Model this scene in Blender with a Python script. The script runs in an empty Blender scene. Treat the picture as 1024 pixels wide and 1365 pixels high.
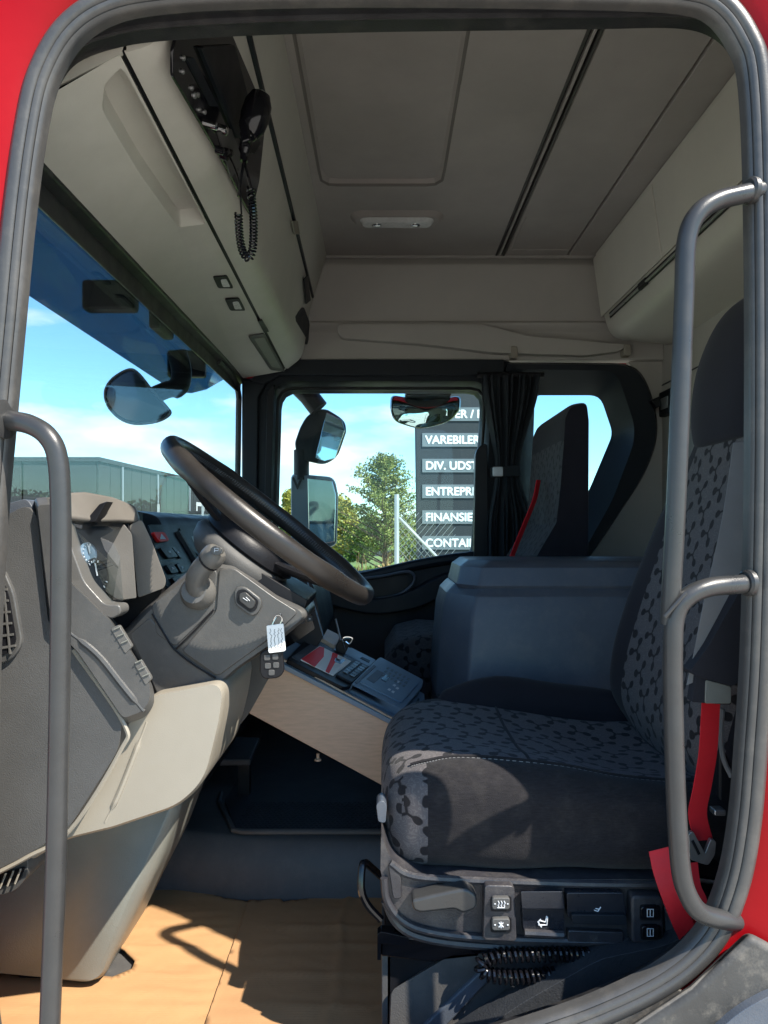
import bpy, bmesh, math, random
from mathutils import Vector, Matrix, noise
random.seed(7)
S = bpy.context.scene
COL = S.collection
R = math.radians
# ------------------------------------------------------------------ camera
F, CX, HY, CZ = 986.0, 512.0, 705.0, 2.3       # focal length in photo pixels, vanishing point, eye height
cam = bpy.data.objects.new('camera', bpy.data.cameras.new('camera'))
COL.objects.link(cam); S.camera = cam
cam.location = (0, 0, CZ); cam.rotation_euler = (R(90), 0, 0)
cam.data.sensor_fit = 'VERTICAL'
cam.data.angle = 2*math.atan(1365/2/F)
cam.data.shift_y = (HY-682.5)/1365
cam.data.clip_start = 0.05; cam.data.clip_end = 3000
# ------------------------------------------------------------------ light
LD = Vector((-1.65, 1.15, -2.4)).normalized()      # direction the sunlight travels
sun = bpy.data.objects.new('sun', bpy.data.lights.new('sun', 'SUN'))
COL.objects.link(sun)
sun.data.energy = 4.3; sun.data.angle = R(0.53); sun.data.color = (1, .93, .82)
sun.rotation_euler = LD.to_track_quat('-Z', 'Y').to_euler()
SUN_EL = math.asin(-LD.z); SUN_AZ = math.atan2(-LD.x, -LD.y)
w = bpy.data.worlds.new('World'); S.world = w; w.use_nodes = True
nt = w.node_tree; nt.nodes.clear()
def wn(t, **k):
    n = nt.nodes.new(t)
    for a, b in k.items(): setattr(n, a, b)
    return n
out = wn('ShaderNodeOutputWorld'); bg = wn('ShaderNodeBackground'); sky = wn('ShaderNodeTexSky')
sky.sky_type = 'NISHITA'; sky.sun_disc = False; sky.sun_elevation = SUN_EL; sky.sun_rotation = SUN_AZ
sky.air_density = 1.0; sky.dust_density = 0.1; sky.ozone_density = 2.0
bg.inputs['Strength'].default_value = 0.135
tc = wn('ShaderNodeTexCoord'); sep = wn('ShaderNodeSeparateXYZ'); nt.links.new(tc.outputs['Generated'], sep.inputs[0])
def wm(op, a, b=None):
    n = wn('ShaderNodeMath', operation=op)
    for i, x in enumerate((a, b)):
        if x is None: continue
        if isinstance(x, (int, float)): n.inputs[i].default_value = x
        else: nt.links.new(x, n.inputs[i])
    return n.outputs[0]
az = wm('ARCTAN2', sep.outputs[0], sep.outputs[1])
cb = wn('ShaderNodeCombineXYZ'); nt.links.new(wm('MULTIPLY', az, 2.4), cb.inputs[0]); nt.links.new(wm('MULTIPLY', sep.outputs[2], 7.5), cb.inputs[1])
cb.inputs[2].default_value = 2.3
eb = wm('SUBTRACT', sep.outputs[2], .135); eb = wm('MULTIPLY', eb, eb); eb = wm('EXPONENT', wm('MULTIPLY', eb, -260.0))
aw = wm('MULTIPLY', wm('COSINE', wm('ADD', az, .42)), 1.0); aw = wm('POWER', wm('MAXIMUM', aw, 0.0), 10.0)
eb = wm('MULTIPLY', wm('MULTIPLY', eb, aw), .16)
no = wn('ShaderNodeTexNoise'); no.inputs['Scale'].default_value = 1.5; no.inputs['Detail'].default_value = 10; no.inputs['Roughness'].default_value = .55
nt.links.new(cb.outputs[0], no.inputs['Vector'])
rp = wn('ShaderNodeValToRGB'); rp.color_ramp.elements[0].position = .56; rp.color_ramp.elements[1].position = .74
nt.links.new(wm('ADD', no.outputs[0], eb), rp.inputs[0])
no2 = wn('ShaderNodeTexNoise'); no2.inputs['Scale'].default_value = 3.1; no2.inputs['Detail'].default_value = 5
nt.links.new(cb.outputs[0], no2.inputs['Vector'])
cr = wn('ShaderNodeValToRGB'); cr.color_ramp.elements[0].color = (3.2, 3.6, 4.2, 1); cr.color_ramp.elements[1].color = (5.2, 5.2, 5.2, 1)
cr.color_ramp.elements[0].position = .35; cr.color_ramp.elements[1].position = .65
nt.links.new(no2.outputs[0], cr.inputs[0])
mi = wn('ShaderNodeMix', data_type='RGBA')
nt.links.new(rp.outputs[0], mi.inputs['Factor']); tn = wn('ShaderNodeVectorMath', operation='MULTIPLY'); nt.links.new(sky.outputs[0], tn.inputs[0]); tn.inputs[1].default_value = (.56, .78, .88); nt.links.new(tn.outputs[0], mi.inputs['A']); nt.links.new(cr.outputs[0], mi.inputs['B'])
nt.links.new(mi.outputs['Result'], bg.inputs['Color']); nt.links.new(bg.outputs[0], out.inputs[0])
vs = S.view_settings; vs.view_transform = 'Standard'; vs.look = 'None'; vs.gamma = 1; vs.exposure = 1.3

# ------------------------------------------------------------------ materials
MATS = {}
def mat(name, c, rough=.5, metal=0, bump=0, bs=300, var=0, vs_=6, spec=.5, dust=0, coat=0, streak=None):
    m = bpy.data.materials.new(name); m.use_nodes = True
    t = m.node_tree; b = t.nodes['Principled BSDF']
    b.inputs['Base Color'].default_value = (*c, 1); b.inputs['Roughness'].default_value = rough
    b.inputs['Metallic'].default_value = metal; b.inputs['Specular IOR Level'].default_value = spec
    b.inputs['Coat Weight'].default_value = coat
    L = t.links.new
    g = t.nodes.new('ShaderNodeNewGeometry')
    if var or dust:
        n = t.nodes.new('ShaderNodeTexNoise'); n.inputs['Scale'].default_value = vs_; n.inputs['Detail'].default_value = 7; n.inputs['Roughness'].default_value = .65
        src = g.outputs['Position']
        if streak:
            mp = t.nodes.new('ShaderNodeMapping'); mp.inputs['Scale'].default_value = streak; L(src, mp.inputs[0]); src = mp.outputs[0]
        L(src, n.inputs['Vector'])
        r = t.nodes.new('ShaderNodeMapRange'); r.inputs[1].default_value = .3; r.inputs[2].default_value = .7
        r.inputs[3].default_value = 1-var; r.inputs[4].default_value = 1+var; L(n.outputs[0], r.inputs[0])
        mu = t.nodes.new('ShaderNodeVectorMath'); mu.operation = 'SCALE'; mu.inputs[0].default_value = c; L(r.outputs[0], mu.inputs[3])
        colsock = mu.outputs[0]
        if dust:
            n2 = t.nodes.new('ShaderNodeTexNoise'); n2.inputs['Scale'].default_value = 22; n2.inputs['Detail'].default_value = 10; n2.inputs['Roughness'].default_value = .75
            L(g.outputs['Position'], n2.inputs['Vector'])
            r2 = t.nodes.new('ShaderNodeMapRange'); r2.inputs[1].default_value = .48; r2.inputs[2].default_value = .8; r2.inputs[4].default_value = dust
            L(n2.outputs[0], r2.inputs[0])
            mm = t.nodes.new('ShaderNodeMix'); mm.data_type = 'RGBA'; L(r2.outputs[0], mm.inputs['Factor']); L(colsock, mm.inputs['A'])
            mm.inputs['B'].default_value = (.33, .29, .24, 1); colsock = mm.outputs['Result']
        L(colsock, b.inputs['Base Color'])
        r3 = t.nodes.new('ShaderNodeMapRange'); r3.inputs[1].default_value = .3; r3.inputs[2].default_value = .7
        r3.inputs[3].default_value = max(0.02, rough-.1); r3.inputs[4].default_value = min(1, rough+.1); L(n.outputs[0], r3.inputs[0]); L(r3.outputs[0], b.inputs['Roughness'])
    if bump:
        n = t.nodes.new('ShaderNodeTexNoise'); n.inputs['Scale'].default_value = bs; n.inputs['Detail'].default_value = 3
        L(g.outputs['Position'], n.inputs['Vector'])
        bp = t.nodes.new('ShaderNodeBump'); bp.inputs['Strength'].default_value = bump; bp.inputs['Distance'].default_value = .6/bs if bs > 20 else .02
        L(n.outputs[0], bp.inputs['Height']); L(bp.outputs[0], b.inputs['Normal'])
    MATS[name] = m
    return m

red = mat('red_paint', (.30, .003, .006), .35, 0, .03, 60, .08, 3, spec=.18)
seal = mat('seal_rubber', (.060, .058, .056), .38, 0, .10, 400, .10, 10, dust=.16)
sealb = mat('black_rubber', (.016, .016, .018), .42, 0, .2, 300, .3, 20, dust=.08)
rail = mat('rail_grey', (.040, .040, .040), .34, .1, .12, 500, .10, 18, dust=.03)
cheekm = mat('hood_taupe', (.135, .122, .106), .38, 0, .2, 480, .10, 9, dust=.06)
roofm = mat('headliner', (.34, .31, .285), .85, 0, .4, 500, .12, 3, dust=.05)
beige = mat('beige_trim', (.40, .375, .335), .62, 0, .25, 420, .06, 5)
beigel = mat('beige_plastic', (.29, .26, .21), .42, 0, .18, 520, .06, 5)
cons = mat('overhead_beige', (.54, .52, .46), .50, 0, .2, 420, .09, 5, dust=.1)
lockm = mat('locker_beige', (.56, .53, .46), .5, 0, .15, 420, .06, 5)
foot = mat('grey_green_plastic', (.185, .188, .165), .42, 0, .3, 420, .10, 6, dust=.12)
graym = mat('cowl_grey', (.069, .068, .066), .36, 0, .25, 500, .14, 9, dust=.12)
cowl = mat('cowl_taupe', (.104, .100, .093), .38, 0, .25, 480, .10, 9, dust=.08)
darkp = mat('dark_grain_plastic', (.074, .073, .071), .60, 0, .45, 520, .10, 9)
navy = mat('navy_plastic', (.009, .012, .017), .5, 0, .3, 420, .2, 6, spec=.3)
boxm = mat('storage_plastic', (.070, .083, .105), .44, 0, .3, 400, .16, 5, dust=.14)
black = mat('black_plastic', (.010, .010, .012), .45, 0, .1, 300, .2, 9, spec=.25)
gloss = mat('gloss_black', (.006, .006, .008), .12)
seatp = mat('seat_plastic', (.032, .031, .036), .38, 0, .35, 420, .2, 14, dust=.22)
tunnel = mat('tunnel_plastic', (.075, .073, .072), .5, 0, .35, 380, .2, 6, dust=.12)
mattex = mat('tunnel_mat', (.026, .029, .034), .6, 0, .5, 300, .2, 8, dust=.05)
metal = mat('dull_metal', (.45, .45, .45), .35, .9, 0, 100, .1, 30)
chrome = mat('chrome', (.7, .7, .7), .15, 1)
wood = mat('veneer_board', (.60, .41, .28), .48, 0, .1, 300, .12, 9, streak=(3, 3, 22))
edge = mat('board_edge', (.55, .40, .28), .6, 0, .3, 200, .2, 30)
grey_blue = mat('device_grey', (.17, .24, .31), .42, 0, .15, 500, .08, 12)
sleeve = mat('belt_sleeve', (.012, .012, .018), .8, 0, .4, 700, .15, 12)
greybelt = mat('grey_webbing', (.20, .195, .19), .7, 0, .5, 900, .1, 12)
redbelt = mat('red_webbing', (.62, .012, .02), .6, 0, .5, 900, .1, 20)
white = mat('white_plastic', (.85, .84, .80), .6, spec=.2)
redb = mat('red_button', (.85, .03, .03), .5, spec=.2)
raild = mat('rail_strip', (.05, .046, .044), .6)
groove = mat('groove_dark', (.16, .145, .13), .8)
lamp = mat('clear_lens', (.62, .62, .60), .12, 0, .6, 120, .1, 40)
iconm = mat('icon_print', (.65, .67, .7), .5)
curt = mat('curtain_cloth', (.012, .016, .021), .85, 0, .5, 500, .15, 8)
asphalt = mat('pale_gravel', (.46, .425, .37), .9, 0, .5, 40, .12, .6)
grass_m = mat('grass', (.13, .19, .045), .95, 0, .6, 8, .35, .35)
signm = mat('sign_panel', (.020, .026, .032), .6, 0, 0, 10, .1, 2)
lowm = mat('mirror_housing_grey', (.20, .23, .26), .45)
signp = mat('sign_row_grey', (.15, .18, .20), .5, 0, 0, 10, .05, 2)
lettm = mat('letter_white', (.8, .82, .82), .5)
clad = mat('cladding_grey', (.045, .048, .050), .85, 0, 0, 10, .05, .4, spec=.1)
clad2 = mat('trim_light', (.55, .56, .56), .5)
bark = mat('bark', (.11, .075, .05), .9, 0, .8, 12, .3, 3)
galv = mat('galvanised', (.50, .51, .50), .45, .6, 0, 50, .1, 4)
stub = mat('step_plastic', (.055, .053, .050), .65, 0, .15, 300, .3, 10, dust=.55)

def leafmat(name, c):
    m = mat(name, c, .6, var=.45, vs_=2.2); b = m.node_tree.nodes['Principled BSDF']
    b.inputs['Subsurface Weight'].default_value = 0
    return m
leaf_g = leafmat('pine_needles', (.17, .20, .04)); leaf_y = leafmat('yellow_leaves', (.30, .27, .04)); leaf_d = leafmat('green_leaves', (.09, .15, .025))
leaf_r = leafmat('dry_stems', (.30, .19, .07))

def glass(name, tint, refl=.06, rough=0.0, dirt=0):
    m = bpy.data.materials.new(name); m.use_nodes = True; t = m.node_tree; t.nodes.clear(); L = t.links.new
    o = t.nodes.new('ShaderNodeOutputMaterial'); tr = t.nodes.new('ShaderNodeBsdfTransparent'); tr.inputs[0].default_value = (*tint, 1)
    gl = t.nodes.new('ShaderNodeBsdfGlossy'); gl.inputs['Roughness'].default_value = rough
    fr = t.nodes.new('ShaderNodeFresnel'); fr.inputs[0].default_value = 1.5
    mu = t.nodes.new('ShaderNodeMath'); mu.operation = 'MULTIPLY'; mu.inputs[1].default_value = refl/.04; mu.use_clamp = True; L(fr.outputs[0], mu.inputs[0])
    mix = t.nodes.new('ShaderNodeMixShader'); L(mu.outputs[0], mix.inputs[0]); L(tr.outputs[0], mix.inputs[1]); L(gl.outputs[0], mix.inputs[2])
    last = mix
    if dirt:
        df = t.nodes.new('ShaderNodeBsdfDiffuse'); df.inputs[0].default_value = (.6, .62, .62, 1)
        n = t.nodes.new('ShaderNodeTexNoise'); n.inputs['Scale'].default_value = 9; n.inputs['Detail'].default_value = 8
        g = t.nodes.new('ShaderNodeNewGeometry'); L(g.outputs['Position'], n.inputs['Vector'])
        r = t.nodes.new('ShaderNodeMapRange'); r.inputs[1].default_value = .42; r.inputs[2].default_value = .8; r.inputs[4].default_value = dirt; L(n.outputs[0], r.inputs[0])
        m2 = t.nodes.new('ShaderNodeMixShader'); L(r.outputs[0], m2.inputs[0]); L(mix.outputs[0], m2.inputs[1]); L(df.outputs[0], m2.inputs[2]); last = m2
    L(last.outputs[0], o.inputs[0]); return m
screen_g = glass('windscreen_glass', (.92, .985, .99), .006, 0, .008)
door_g = glass('door_glass', (.90, .98, .98), .015, 0, .02)
tint_g = glass('tinted_glass', (.20, .29, .34), .012, .05, .10)
inst_g = glass('instrument_glass', (.85, .9, .92), .014, .0, .03)
darkg = mat('mirror_housing', (.02, .03, .045), .35)
padm = mat('paddle_black', (.012, .014, .020), .28, 0, .15, 420, .2, 10, dust=.03)
mirror_m = mat('mirror_glass', (.82, .86, .86), .03, 1)

class E:   # tiny expression builder for math nodes
    def __init__(s, t, sock): s.t = t; s.s = sock
    def op(s, o, *a):
        n = s.t.nodes.new('ShaderNodeMath'); n.operation = o
        for i, x in enumerate((s,)+a):
            if isinstance(x, E): s.t.links.new(x.s, n.inputs[i])
            else: n.inputs[i].default_value = x
        return E(s.t, n.outputs[0])
    def __add__(s, b): return s.op('ADD', b)
    def __sub__(s, b): return s.op('SUBTRACT', b)
    def __mul__(s, b): return s.op('MULTIPLY', b)

def fabric(name, base, dark, line, tile=.082):
    m = mat(name, base, .88, 0, 0); t = m.node_tree; b = t.nodes['Principled BSDF']; L = t.links.new
    b.inputs['Sheen Weight'].default_value = .08; b.inputs['Specular IOR Level'].default_value = .2
    uv = t.nodes.new('ShaderNodeTexCoord')
    nz = t.nodes.new('ShaderNodeTexNoise'); nz.inputs['Scale'].default_value = 30; nz.inputs['Detail'].default_value = 1; L(uv.outputs['UV'], nz.inputs['Vector'])
    v0 = t.nodes.new('ShaderNodeVectorMath'); v0.operation = 'SCALE'; L(nz.outputs['Color'], v0.inputs[0]); v0.inputs[3].default_value = .009
    v1 = t.nodes.new('ShaderNodeVectorMath'); v1.operation = 'ADD'; L(uv.outputs['UV'], v1.inputs[0]); L(v0.outputs[0], v1.inputs[1])
    sc = t.nodes.new('ShaderNodeVectorMath'); sc.operation = 'SCALE'; L(v1.outputs[0], sc.inputs[0]); sc.inputs[3].default_value = 1/tile
    res = None
    for (ox, oy, seed) in ((0, 0, 0), (.5, .5, 5.3)):
        a = t.nodes.new('ShaderNodeVectorMath'); a.operation = 'ADD'; L(sc.outputs[0], a.inputs[0]); a.inputs[1].default_value = (ox, oy, 0)
        fl = t.nodes.new('ShaderNodeVectorMath'); fl.operation = 'FLOOR'; L(a.outputs[0], fl.inputs[0])
        f2 = t.nodes.new('ShaderNodeVectorMath'); f2.operation = 'ADD'; L(fl.outputs[0], f2.inputs[0]); f2.inputs[1].default_value = (seed, seed, seed)
        wnz = t.nodes.new('ShaderNodeTexWhiteNoise'); wnz.noise_dimensions = '2D'; L(f2.outputs[0], wnz.inputs['Vector'])
        ang = E(t, wnz.outputs['Value'])*.9
        fr = t.nodes.new('ShaderNodeVectorMath'); fr.operation = 'FRACTION'; L(a.outputs[0], fr.inputs[0])
        ce = t.nodes.new('ShaderNodeVectorMath'); ce.operation = 'SUBTRACT'; L(fr.outputs[0], ce.inputs[0]); ce.inputs[1].default_value = (.5, .5, 0)
        sp = t.nodes.new('ShaderNodeSeparateXYZ'); L(ce.outputs[0], sp.inputs[0])
        x = E(t, sp.outputs[0]); y = E(t, sp.outputs[1])
        r = (x*x+y*y).op('SQRT'); th = y.op('ARCTAN2', x)+ang+7.0
        th = th.op('FLOORED_MODULO', 2*math.pi/3)-math.pi/3
        X = r*th.op('COSINE'); Y = (r*th.op('SINE')).op('ABSOLUTE')
        dl = ((X-.235)*(X-.235)+Y*Y*1.3).op('SQRT')-.108
        db = (Y-.030).op('MAXIMUM', X-.22)
        d = dl.op('SMOOTH_MIN', db, .04)
        res = d if res is None else res.op('MINIMUM', d)
    mr = t.nodes.new('ShaderNodeMapRange'); mr.inputs[1].default_value = -.012; mr.inputs[2].default_value = .012; mr.inputs[3].default_value = 1; mr.inputs[4].default_value = 0; L(res.s, mr.inputs[0])
    nl = t.nodes.new('ShaderNodeTexNoise'); nl.inputs['Scale'].default_value = 60; nl.inputs['Detail'].default_value = 1.5; L(uv.outputs['UV'], nl.inputs['Vector'])
    ln = (E(t, nl.outputs[0])*55.0).op('SINE')
    lr = t.nodes.new('ShaderNodeMapRange'); lr.inputs[1].default_value = .35; lr.inputs[2].default_value = .9; lr.inputs[4].default_value = .55; L(ln.s, lr.inputs[0])
    m1 = t.nodes.new('ShaderNodeMix'); m1.data_type = 'RGBA'; L(lr.outputs[0], m1.inputs['Factor']); m1.inputs['A'].default_value = (*base, 1); m1.inputs['B'].default_value = (*line, 1)
    m2 = t.nodes.new('ShaderNodeMix'); m2.data_type = 'RGBA'; L(mr.outputs[0], m2.inputs['Factor']); L(m1.outputs['Result'], m2.inputs['A']); m2.inputs['B'].default_value = (*dark, 1)
    L(m2.outputs['Result'], b.inputs['Base Color'])
    n3 = t.nodes.new('ShaderNodeTexNoise'); n3.inputs['Scale'].default_value = 900; L(uv.outputs['UV'], n3.inputs['Vector'])
    hh = E(t, n3.outputs[0])*.6 - E(t, mr.outputs[0])*.5
    bp = t.nodes.new('ShaderNodeBump'); bp.inputs['Strength'].default_value = .5; bp.inputs['Distance'].default_value = .002; L(hh.s, bp.inputs['Height']); L(bp.outputs[0], b.inputs['Normal'])
    return m
fabp = fabric('shaded_upholstery', (.040, .038, .042), (.008, .008, .010), (.065, .06, .062))  # darker copy of the same seat fabric, shade put into its colour
fab = fabric('patterned_upholstery', (.088, .080, .083), (.012, .011, .013), (.145, .132, .13))
plainf = mat('plain_upholstery', (.016, .015, .017), .95, 0, .9, 600, .4, 70, dust=.06, streak=(1, 1, 7))
headf = mat('headrest_velour', (.016, .015, .020), .95, 0, .5, 600, .2, 12)
for m in (plainf, headf):
    m.node_tree.nodes['Principled BSDF'].inputs['Sheen Weight'].default_value = .08
    m.node_tree.nodes['Principled BSDF'].inputs['Specular IOR Level'].default_value = .15

def cardmat(name, c):
    m = mat(name, c, .85, 0, 0, var=.07, vs_=5, dust=.05); t = m.node_tree; b = t.nodes['Principled BSDF']; L = t.links.new
    g = t.nodes.new('ShaderNodeNewGeometry')
    wv = t.nodes.new('ShaderNodeTexWave'); wv.bands_direction = 'Y'; wv.inputs['Scale'].default_value = 55; wv.inputs['Distortion'].default_value = .3; wv.inputs['Detail'].default_value = 2
    L(g.outputs['Position'], wv.inputs['Vector'])
    n = t.nodes.new('ShaderNodeTexNoise'); n.inputs['Scale'].default_value = 9; n.inputs['Detail'].default_value = 6; n.inputs['Distortion'].default_value = .8
    mp = t.nodes.new('ShaderNodeMapping'); mp.inputs['Scale'].default_value = (2.2, 2.4, 1); L(g.outputs['Position'], mp.inputs[0]); L(mp.outputs[0], n.inputs['Vector'])
    h = E(t, wv.outputs['Fac'])*.035+E(t, n.outputs[0])*.45
    bp = t.nodes.new('ShaderNodeBump'); bp.inputs['Strength'].default_value = .35; bp.inputs['Distance'].default_value = .008; L(h.s, bp.inputs['Height']); L(bp.outputs[0], b.inputs['Normal'])
    return m
card = cardmat('cardboard', (.40, .225, .10)); card2 = cardmat('cardboard_dull', (.38, .21, .095))

# leather of the wheel rim
leather = mat('rim_leather', (.022, .019, .017), .34, 0, .12, 400, .2, 12)
# ------------------------------------------------------------------ geometry helpers
def P(px, py, Y): return Vector(((px-CX)/F*Y, Y, CZ-(py-HY)/F*Y))
def hit(px, py, p0, n):
    d = Vector(((px-CX)/F, 1, -(py-HY)/F)); o = Vector((0, 0, CZ))
    return o+d*((p0-o).dot(n)/d.dot(n))
def rp_(pts, r=0, n=4):                      # round polygon corners (2-D); a point may carry its own radius
    o = []; N = len(pts)
    for i in range(N):
        p = Vector(pts[i][:2]); rr = pts[i][2] if len(pts[i]) > 2 else r
        a = Vector(pts[i-1][:2]); b = Vector(pts[(i+1) % N][:2])
        if rr <= 0: o.append(tuple(p)); continue
        da = (a-p); db = (b-p); k1 = min(rr, da.length*.49); k2 = min(rr, db.length*.49)
        A = p+da.normalized()*k1; B = p+db.normalized()*k2
        for j in range(n+1):
            t = j/n; q = A*(1-t)**2+p*2*t*(1-t)+B*t*t; o.append(tuple(q))
    return o
def catm(pts, n=6, closed=False):
    pts = [Vector(p) for p in pts]; N = len(pts); o = []
    rng = range(N) if closed else range(N-1)
    for i in rng:
        p1 = pts[i]; p2 = pts[(i+1) % N]
        p0 = pts[i-1] if (i > 0 or closed) else p1*2-p2
        p3 = pts[(i+2) % N] if (i+2 < N or closed) else p2*2-p1
        for j in range(n):
            t = j/n
            o.append(.5*((2*p1)+(p2-p0)*t+(2*p0-5*p1+4*p2-p3)*t*t+(3*p1-p0-3*p2+p3)*t**3))
    if not closed: o.append(pts[-1])
    return o
def prism(poly, vec):
    n = len(poly); vec = Vector(vec)
    V = [Vector(p) for p in poly]+[Vector(p)+vec for p in poly]
    Fc = [tuple(range(n))[::-1], tuple(range(n, 2*n))]+[(i, (i+1) % n, n+(i+1) % n, n+i) for i in range(n)]
    return V, Fc
def plate(px, Y, th, r=0, Y2=None):           # outline read at depth Y, th deep behind it
    return prism([P(a, b, Y) for a, b in rp_(px, r)], (0, th, 0))
def slab(px, p0, n, lo, hi, r=0):
    n = n.normalized(); return prism([hit(a, b, p0, n)+n*lo for a, b in rp_(px, r)], n*(hi-lo))
def box(x0, x1, y0, y1, z0, z1):
    return prism([(x0, y0, z0), (x1, y0, z0), (x1, y1, z0), (x0, y1, z0)], (0, 0, z1-z0))
def loft(loops, cap=True, closed=True):
    n = len(loops[0]); V = [Vector(p) for l in loops for p in l]; Fc = []
    for k in range(len(loops)-1):
        for i in range(n if closed else n-1):
            j = (i+1) % n; Fc.append((k*n+i, k*n+j, (k+1)*n+j, (k+1)*n+i))
    if cap and closed: Fc += [tuple(range(n))[::-1], tuple(range((len(loops)-1)*n, len(loops)*n))]
    return V, Fc
def frames(path, closed=False):
    path = [Vector(p) for p in path]; N = len(path); T = []
    for i in range(N):
        a = path[i-1] if (i > 0 or closed) else path[i]; b = path[(i+1) % N] if (i < N-1 or closed) else path[i]
        T.append((b-a).normalized())
    u = T[0].orthogonal().normalized(); o = []
    for i in range(N):
        u = (u-T[i]*u.dot(T[i])).normalized(); o.append((path[i], u.copy(), T[i].cross(u)))
    return o
def tube(path, r, n=10, closed=False, sy=1):
    fr = frames(path, closed); loops = []
    for i, (p, u, v) in enumerate(fr):
        rr = r[i] if isinstance(r, (list, tuple)) else r
        loops.append([p+u*math.cos(2*math.pi*k/n)*rr+v*math.sin(2*math.pi*k/n)*rr*sy for k in range(n)])
    if closed: loops.append(loops[0])
    V, Fc = loft(loops, cap=not closed); return V, Fc
def coil(path, R0, r, pitch, n=6, seg=10):
    path = [Vector(p) for p in path]; L = [0]
    for i in range(1, len(path)): L.append(L[-1]+(path[i]-path[i-1]).length)
    fr = frames(path); pts = []; turns = L[-1]/pitch; N = int(turns*seg); k = 0
    for i in range(N+1):
        s = L[-1]*i/N
        while k < len(L)-2 and L[k+1] < s: k += 1
        t = (s-L[k])/max(1e-9, L[k+1]-L[k])
        p = fr[k][0].lerp(fr[k+1][0], t); u = fr[k][1].lerp(fr[k+1][1], t); v = fr[k][2].lerp(fr[k+1][2], t)
        a = 2*math.pi*i/seg; pts.append(p+(u*math.cos(a)+v*math.sin(a))*R0)
    return tube(pts, r, n)
def lathe(prof, org, axis, n=24):
    axis = Vector(axis).normalized(); u = axis.orthogonal().normalized(); v = axis.cross(u); org = Vector(org)
    return loft([[org+axis*t+(u*math.cos(2*math.pi*k/n)+v*math.sin(2*math.pi*k/n))*max(r, 1e-4) for k in range(n)] for t, r in prof])
def ellipsoid(c, rx, ry, rz, n=16, m=10):
    c = Vector(c)
    return loft([[c+Vector((rx*math.sin(a)*math.cos(2*math.pi*k/n), ry*math.sin(a)*math.sin(2*math.pi*k/n), rz*math.cos(a))) for k in range(n)]
                 for a in [max(.02, min(math.pi-.02, math.pi*j/m)) for j in range(m+1)]])
def resamp(loop, N):
    loop = [Vector(p) for p in loop]; L = [0]; n = len(loop)
    for i in range(n): L.append(L[-1]+(loop[(i+1) % n]-loop[i]).length)
    o = []; k = 0
    for i in range(N):
        s = L[-1]*i/N
        while L[k+1] < s: k += 1
        t = (s-L[k])/max(1e-9, L[k+1]-L[k]); o.append(loop[k].lerp(loop[(k+1) % n], t))
    return o
def angsamp(loop, c, N=72):                   # sample a star-shaped 2-D loop by angle about c
    c = Vector(c); o = []; n = len(loop); L = [Vector(p[:2]) for p in loop]
    for i in range(N):
        a = 2*math.pi*i/N; d = Vector((math.cos(a), math.sin(a))); best = 0
        for j in range(n):
            A = L[j]-c; B = L[(j+1) % n]-c; e = B-A; den = d.x*(-e.y)+e.x*d.y
            if abs(den) < 1e-12: continue
            t = (A.x*(-e.y)+e.x*A.y)/den; s = (d.x*A.y-d.y*A.x)/den
            if t > 0 and -1e-6 <= s <= 1+1e-6: best = max(best, t)
        o.append(tuple(c+d*best))
    return o
def ribbon(path, wv, width, th=.0015):
    loops = []; fr = frames(path)
    for i, (p, u, v) in enumerate(fr):
        a = i/(len(fr)-1)
        W = (wv[0].lerp(wv[1], a) if isinstance(wv, list) else Vector(wv)).normalized()*width*.5
        T = u.cross(v); nn = T.cross(W).normalized()*th
        loops.append([p-W-nn, p+W-nn, p+W+nn, p-W+nn])
    return loft(loops)

def obj(name, m, *geos, parent=None, bevel=0, seg=2, uv=False, kind=None, sub=0, sharp=35, loc=None, recalc=True):
    me = bpy.data.meshes.new(name); bm = bmesh.new()
    for (V, Fc) in geos:
        vs = [bm.verts.new(v) for v in V]
        for f in Fc:
            try: bm.faces.new([vs[i] for i in f])
            except ValueError: pass
    if recalc: bmesh.ops.recalc_face_normals(bm, faces=bm.faces)
    if uv:
        l = bm.loops.layers.uv.new('UVMap')
        for f in bm.faces:
            n = f.normal; ax = max(range(3), key=lambda k: abs(n[k]))
            for lp in f.loops:
                c = lp.vert.co
                lp[l].uv = ((c.y, c.z), (c.x, c.z), (c.x, c.y))[ax]
    bm.to_mesh(me); bm.free()
    for p in me.polygons: p.use_smooth = True
    me.set_sharp_from_angle(angle=R(sharp))
    for mm in (m if isinstance(m, (list, tuple)) else [m]): me.materials.append(mm)
    o = bpy.data.objects.new(name, me); COL.objects.link(o)
    if parent: o.parent = parent
    if loc: o.location = loc
    if kind: o['kind'] = kind
    if bevel:
        b = o.modifiers.new('bevel', 'BEVEL'); b.width = bevel; b.segments = seg; b.limit_method = 'ANGLE'; b.angle_limit = R(30); b.harden_normals = True
    if sub:
        s = o.modifiers.new('sub', 'SUBSURF'); s.levels = sub; s.render_levels = sub
    return o
def tag(o, label, cat, group=None):
    o['label'] = label; o['category'] = cat
    if group: o['group'] = group
    return o
def thing(name, label, cat, group=None):
    o = bpy.data.objects.new(name, None); COL.objects.link(o); o.empty_display_size = .05
    return tag(o, label, cat, group)
def copy_tree(o, off, rot=0):
    c = o.copy(); COL.objects.link(c); c.location = Vector(c.location)+Vector(off)
    for ch in list(o.children):
        d = ch.copy(); COL.objects.link(d); d.parent = c
        for g in list(ch.children):
            e = g.copy(); COL.objects.link(e); e.parent = d
    return c
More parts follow.
